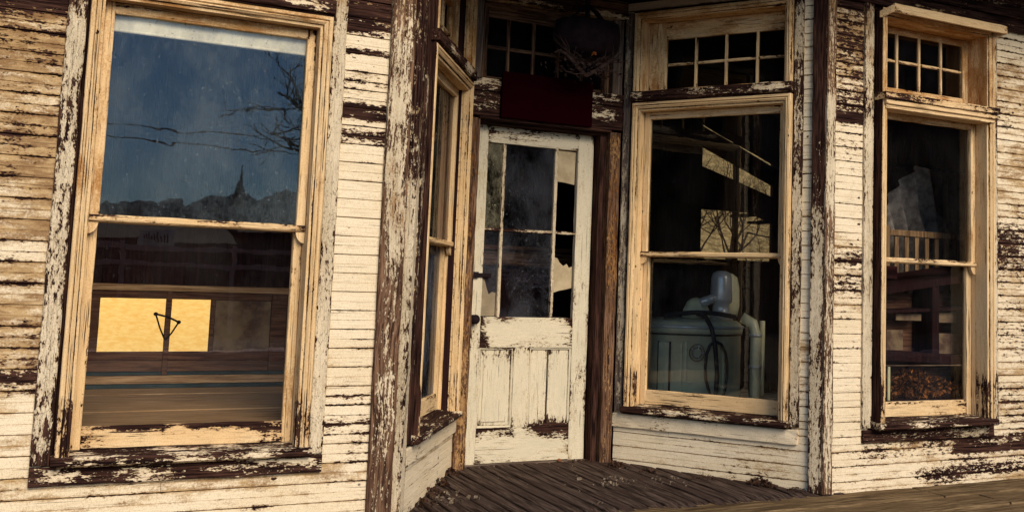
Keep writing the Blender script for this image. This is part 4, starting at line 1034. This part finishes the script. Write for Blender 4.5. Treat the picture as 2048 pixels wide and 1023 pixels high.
# ------------------------------------------------------------------ what the panes reflect: the street behind the camera
hl = MB(); mi = hl.mi('rock'); prev = None
for i in range(521):
    x = -2600+5200*i/520; y = -2000-.00002*x*x
    h = 92+66*math.exp(-((x-520)/330)**2)+22*nz(x*.004, 3, 1)+20*(.5-abs(nz(x*.018, 5, 2)))+9*nz(x*.06, 1, 2)
    cur = [hl.vert((x, y+700, -2)), hl.vert((x, y+240+40*nz(x*.01, 0, 0), h*.55)), hl.vert((x, y, h)), hl.vert((x, y-500, -2))]
    if prev:
        for k in range(3): hl.face([prev[k], cur[k], cur[k+1], prev[k+1]], mi)
    prev = cur
struct(hl.build('hills'))
def bare_tree(x, y, h, label, group='bare trees along the street', seed=1, spread=1.0, depth=5, thick=.026):
    rg = random.Random(seed); t = thing('bare_tree', label, 'tree', (x, y, fz(x, y)-.02), group)
    tr, cr_ = MB(), MB()
    def grow(p, d, l, r, k):
        pts = [Vector(p)]; rad = [r]; dd = Vector(d).normalized(); ns = 4
        for i in range(ns):
            dd = (dd+Vector((rg.gauss(0, .16), rg.gauss(0, .16), rg.gauss(.03, .1)))).normalized()
            pts.append(pts[-1]+dd*l/ns); rad.append(r*(1-.45*(i+1)/ns))
        (tr if k == depth else cr_).tube(pts, rad, 'bark', 7 if k > depth-2 else 4 if k > 1 else 3, cap=False)
        if k:
            for _ in range(3 if k > 1 else 4):
                q_ = pts[rg.randint(2, ns)]
                nd = (dd*.8+Vector((rg.gauss(0, .6), rg.gauss(0, .6), rg.gauss(.12, .35)))*spread).normalized()
                grow(q_, nd, l*rg.uniform(.58, .82), r*.52, k-1)
    grow((0, 0, 0), (rg.uniform(-.1, .1), rg.uniform(-.1, .1), 1), h*.34, h*thick, depth)
    tr.build('trunk', t); cr_.build('crown', t)
    return t
bare_tree(5.6, -14.8, 8.5, 'wide bare tree across the street, mirrored at the right of the large left window', seed=5)
bare_tree(-7.0, -1.6, 7.0, 'bare tree just left of the storefront', seed=8)
bare_tree(-12.0, -4.6, 8.0, 'bare tree at the near kerb farther left of the storefront', seed=11)
bare_tree(-16.0, -.6, 9.0, 'tall bare tree beyond the left end of the boardwalk', seed=3)
bare_tree(15.0, -24.0, 8.0, 'bare tree behind the low shed across the street', seed=21)
bare_tree(9.45, 8.0, 5.0, 'bare tree close behind the store, its twigs filling the rear window', 'bare trees behind the store', seed=31, depth=6, thick=.012, spread=1.15)
bare_tree(10.2, 9.8, 5.6, 'second bare tree a little farther up the slope behind the store', 'bare trees behind the store', seed=37, depth=6, thick=.012, spread=1.1)
bare_tree(8.25, 7.2, 4.6, 'bare tree nearest to the rear wall of the store', 'bare trees behind the store', seed=41, depth=6, thick=.012, spread=1.2)
def shed(x0, x1, y0, y1, h, label, seed, boards=()):
    rg = random.Random(seed); t = thing('street_shed', label, 'shed', ((x0+x1)/2, y1, -.33), 'low sheds across the street')
    cx = (x0+x1)/2; q = MB(); w2 = (x1-x0)/2; dp = y0-y1
    q.plank((-w2, dp, 0), (w2, 0, h), 'street', W(1), step=99); q.build('wall', t)
    q = MB(); mi = q.mi('slate')
    P_ = [q.vert(p) for p in ((-w2-.3, .35, h-.05), (w2+.3, .35, h-.05), (w2+.3, dp/2, h+1.0), (-w2-.3, dp/2, h+1.0), (-w2-.3, dp-.35, h-.05), (w2+.3, dp-.35, h-.05))]
    q.face([P_[0], P_[1], P_[2], P_[3]], mi); q.face([P_[3], P_[2], P_[5], P_[4]], mi); q.face([P_[0], P_[3], P_[4]], mi); q.face([P_[1], P_[5], P_[2]], mi); q.build('roof', t)
    n = int((x1-x0)/3.2)
    for k in range(n):
        xx = -w2+1.2+k*3.1
        q = MB(); q.plank((xx, .001, .9), (xx+1.0, .05, 1.9), 'iron'); q.build('window', t)
    q = MB(); q.plank((w2-2.2, .001, 0), (w2-1.2, .05, 2.0), 'inZ'); q.build('door', t)
    return t
shed(-14, 4.6, -34, -25, 2.35, 'long low dark shed across the street with a faded white board', 1)
shed(5.4, 26, -36, -26, 2.7, 'second dark shed across the street, farther right', 2)
def street_sign(x, y, z, w, h, label):
    t = thing('street_board', label, 'sign', (x, y, z))
    q = MB(); q.plank((-w/2, 0, -h/2), (w/2, .04, h/2), 'board_sign', W(0), axis='X'); q.build('board', t)
    q = MB()
    for k in range(9): q.plank((-w*.36+k*w*.08, .041, -h*.15), (-w*.36+k*w*.08+w*.045, .05, h*(.12+.1*(k % 3))), 'iron', axis='Z')
    q.build('faded_marks', t)
    q = MB(); q.tube([(-w*.3, -.03, -h/2), (-w*.3, -.03, -z-.34)], .04, 'iron', 8); q.tube([(w*.3, -.03, -h/2), (w*.3, -.03, -z-.34)], .04, 'iron', 8); q.build('post', t)
bl_ = thing('added_dark_block', 'tall dark building added across the street to darken the pane reflections', 'building', (32, -27, -.33))
q = MB(); q.plank((-21, -8, 0), (21, 0, 12.5), 'street', W(1), step=99); q.build('wall', bl_)  # added so the right panes and transoms mirror something dark
q = MB(); q.plank((-21.3, -.2, 12.5), (21.3, .4, 13.2), 'slate', W(1), step=99); q.build('cornice', bl_)
for k in range(11):
    for zz in (1.2, 5.0, 8.6):
        q = MB(); q.plank((-19.6+3.7*k, .001, zz), (-18.3+3.7*k, .06, zz+2.1), 'iron'); q.build('window', bl_)
bn = thing('barn', 'dark gabled barn down the street beyond the left end of the storefront', 'barn', (-27, -5, -.33))
q = MB(); q.plank((-5, -7, 0), (0, 5, 6), 'street', W(1), step=99); q.build('wall', bn)
q = MB(); mi = q.mi('slate'); P_ = [q.vert(p) for p in ((.3, -7.4, 5.8), (.3, -1, 9.6), (.3, 5.4, 5.8), (-5.3, -7.4, 5.8), (-5.3, -1, 9.6), (-5.3, 5.4, 5.8))]
q.face([P_[0], P_[1], P_[4], P_[3]], mi); q.face([P_[1], P_[2], P_[5], P_[4]], mi); q.face(P_[0:3], mi); q.face(P_[3:6][::-1], mi); q.build('roof', bn)
q = MB(); q.plank((.001, -2.6, 0), (.06, .6, 3.4), 'inZ', axis='Z'); q.build('door', bn)
rf = thing('rail_fence', 'long reddish rail fence running in front of the dark sheds across the street', 'fence', (2, -22.5, -.33))
for zz in (1.62, 2.02):
    q = MB(); q.plank((-20, -.03, zz), (20, .03, zz+.11), 'kerb', W(0), step=4); q.build('rail', rf)
for k in range(17):
    q = MB(); q.plank((-20+2.5*k-.05, -.14, 0), (-20+2.5*k+.05, -.031, 2.2), 'kerb', W(0), step=3); q.build('post', rf)
street_sign(2.9, -24.6, 2.0, .85, .42, 'larger faded white board standing before the dark sheds')
street_sign(6.6, -24.3, 2.2, .55, .36, 'smaller white board standing before the dark sheds, farther right')
cs = thing('church', 'distant dark church with a tall thin spire', 'church', (13.9, -80, -.34))
q = MB(); q.plank((-5, -12, 0), (5, 0, 4.2), 'slate', W(1), step=99); q.build('nave', cs)
q = MB(); mi = q.mi('slate')
P_ = [q.vert(p) for p in ((-5.3, .2, 4.15), (5.3, .2, 4.15), (5.3, -6, 6.4), (-5.3, -6, 6.4), (-5.3, -12.2, 4.15), (5.3, -12.2, 4.15))]
q.face([P_[0], P_[1], P_[2], P_[3]], mi); q.face([P_[3], P_[2], P_[5], P_[4]], mi); q.face([P_[0], P_[3], P_[4]], mi); q.face([P_[1], P_[5], P_[2]], mi); q.build('roof', cs)
q = MB(); q.lathe([(.75, 0), (.70, 6.6), (.75, 6.7), (.28, 7.6), (.12, 8.7), (.04, 9.9)], 'slate', seg=8); q.build('spire', cs)
for k, (dz, lab) in enumerate(((0, 'upper street wire over the road, mirrored in the large left window'), (-.28, 'lower street wire over the road, mirrored in the large left window'))):
    q = MB(); q.tube([(x, -20, 4.25+dz+.0022*(x-5)**2) for x in range(-22, 33, 2)], .013, 'iron', 5); tag(q.build('street_wire'), lab, 'wire')
for xx, lab in ((-22, 'left utility pole of the street wires'), (32, 'right utility pole of the street wires')):
    t = thing('utility_pole', lab, 'pole', (xx, -20, -.34))
    q = MB(); q.tube([(0, 0, 0), (0, 0, 6.6)], [.14, .10], 'bark', 10); q.build('mast', t)
    q = MB(); q.plank((-.06, -.7, 5.6), (.06, .7, 5.72), 'bark', axis='Y'); q.build('crossarm', t)
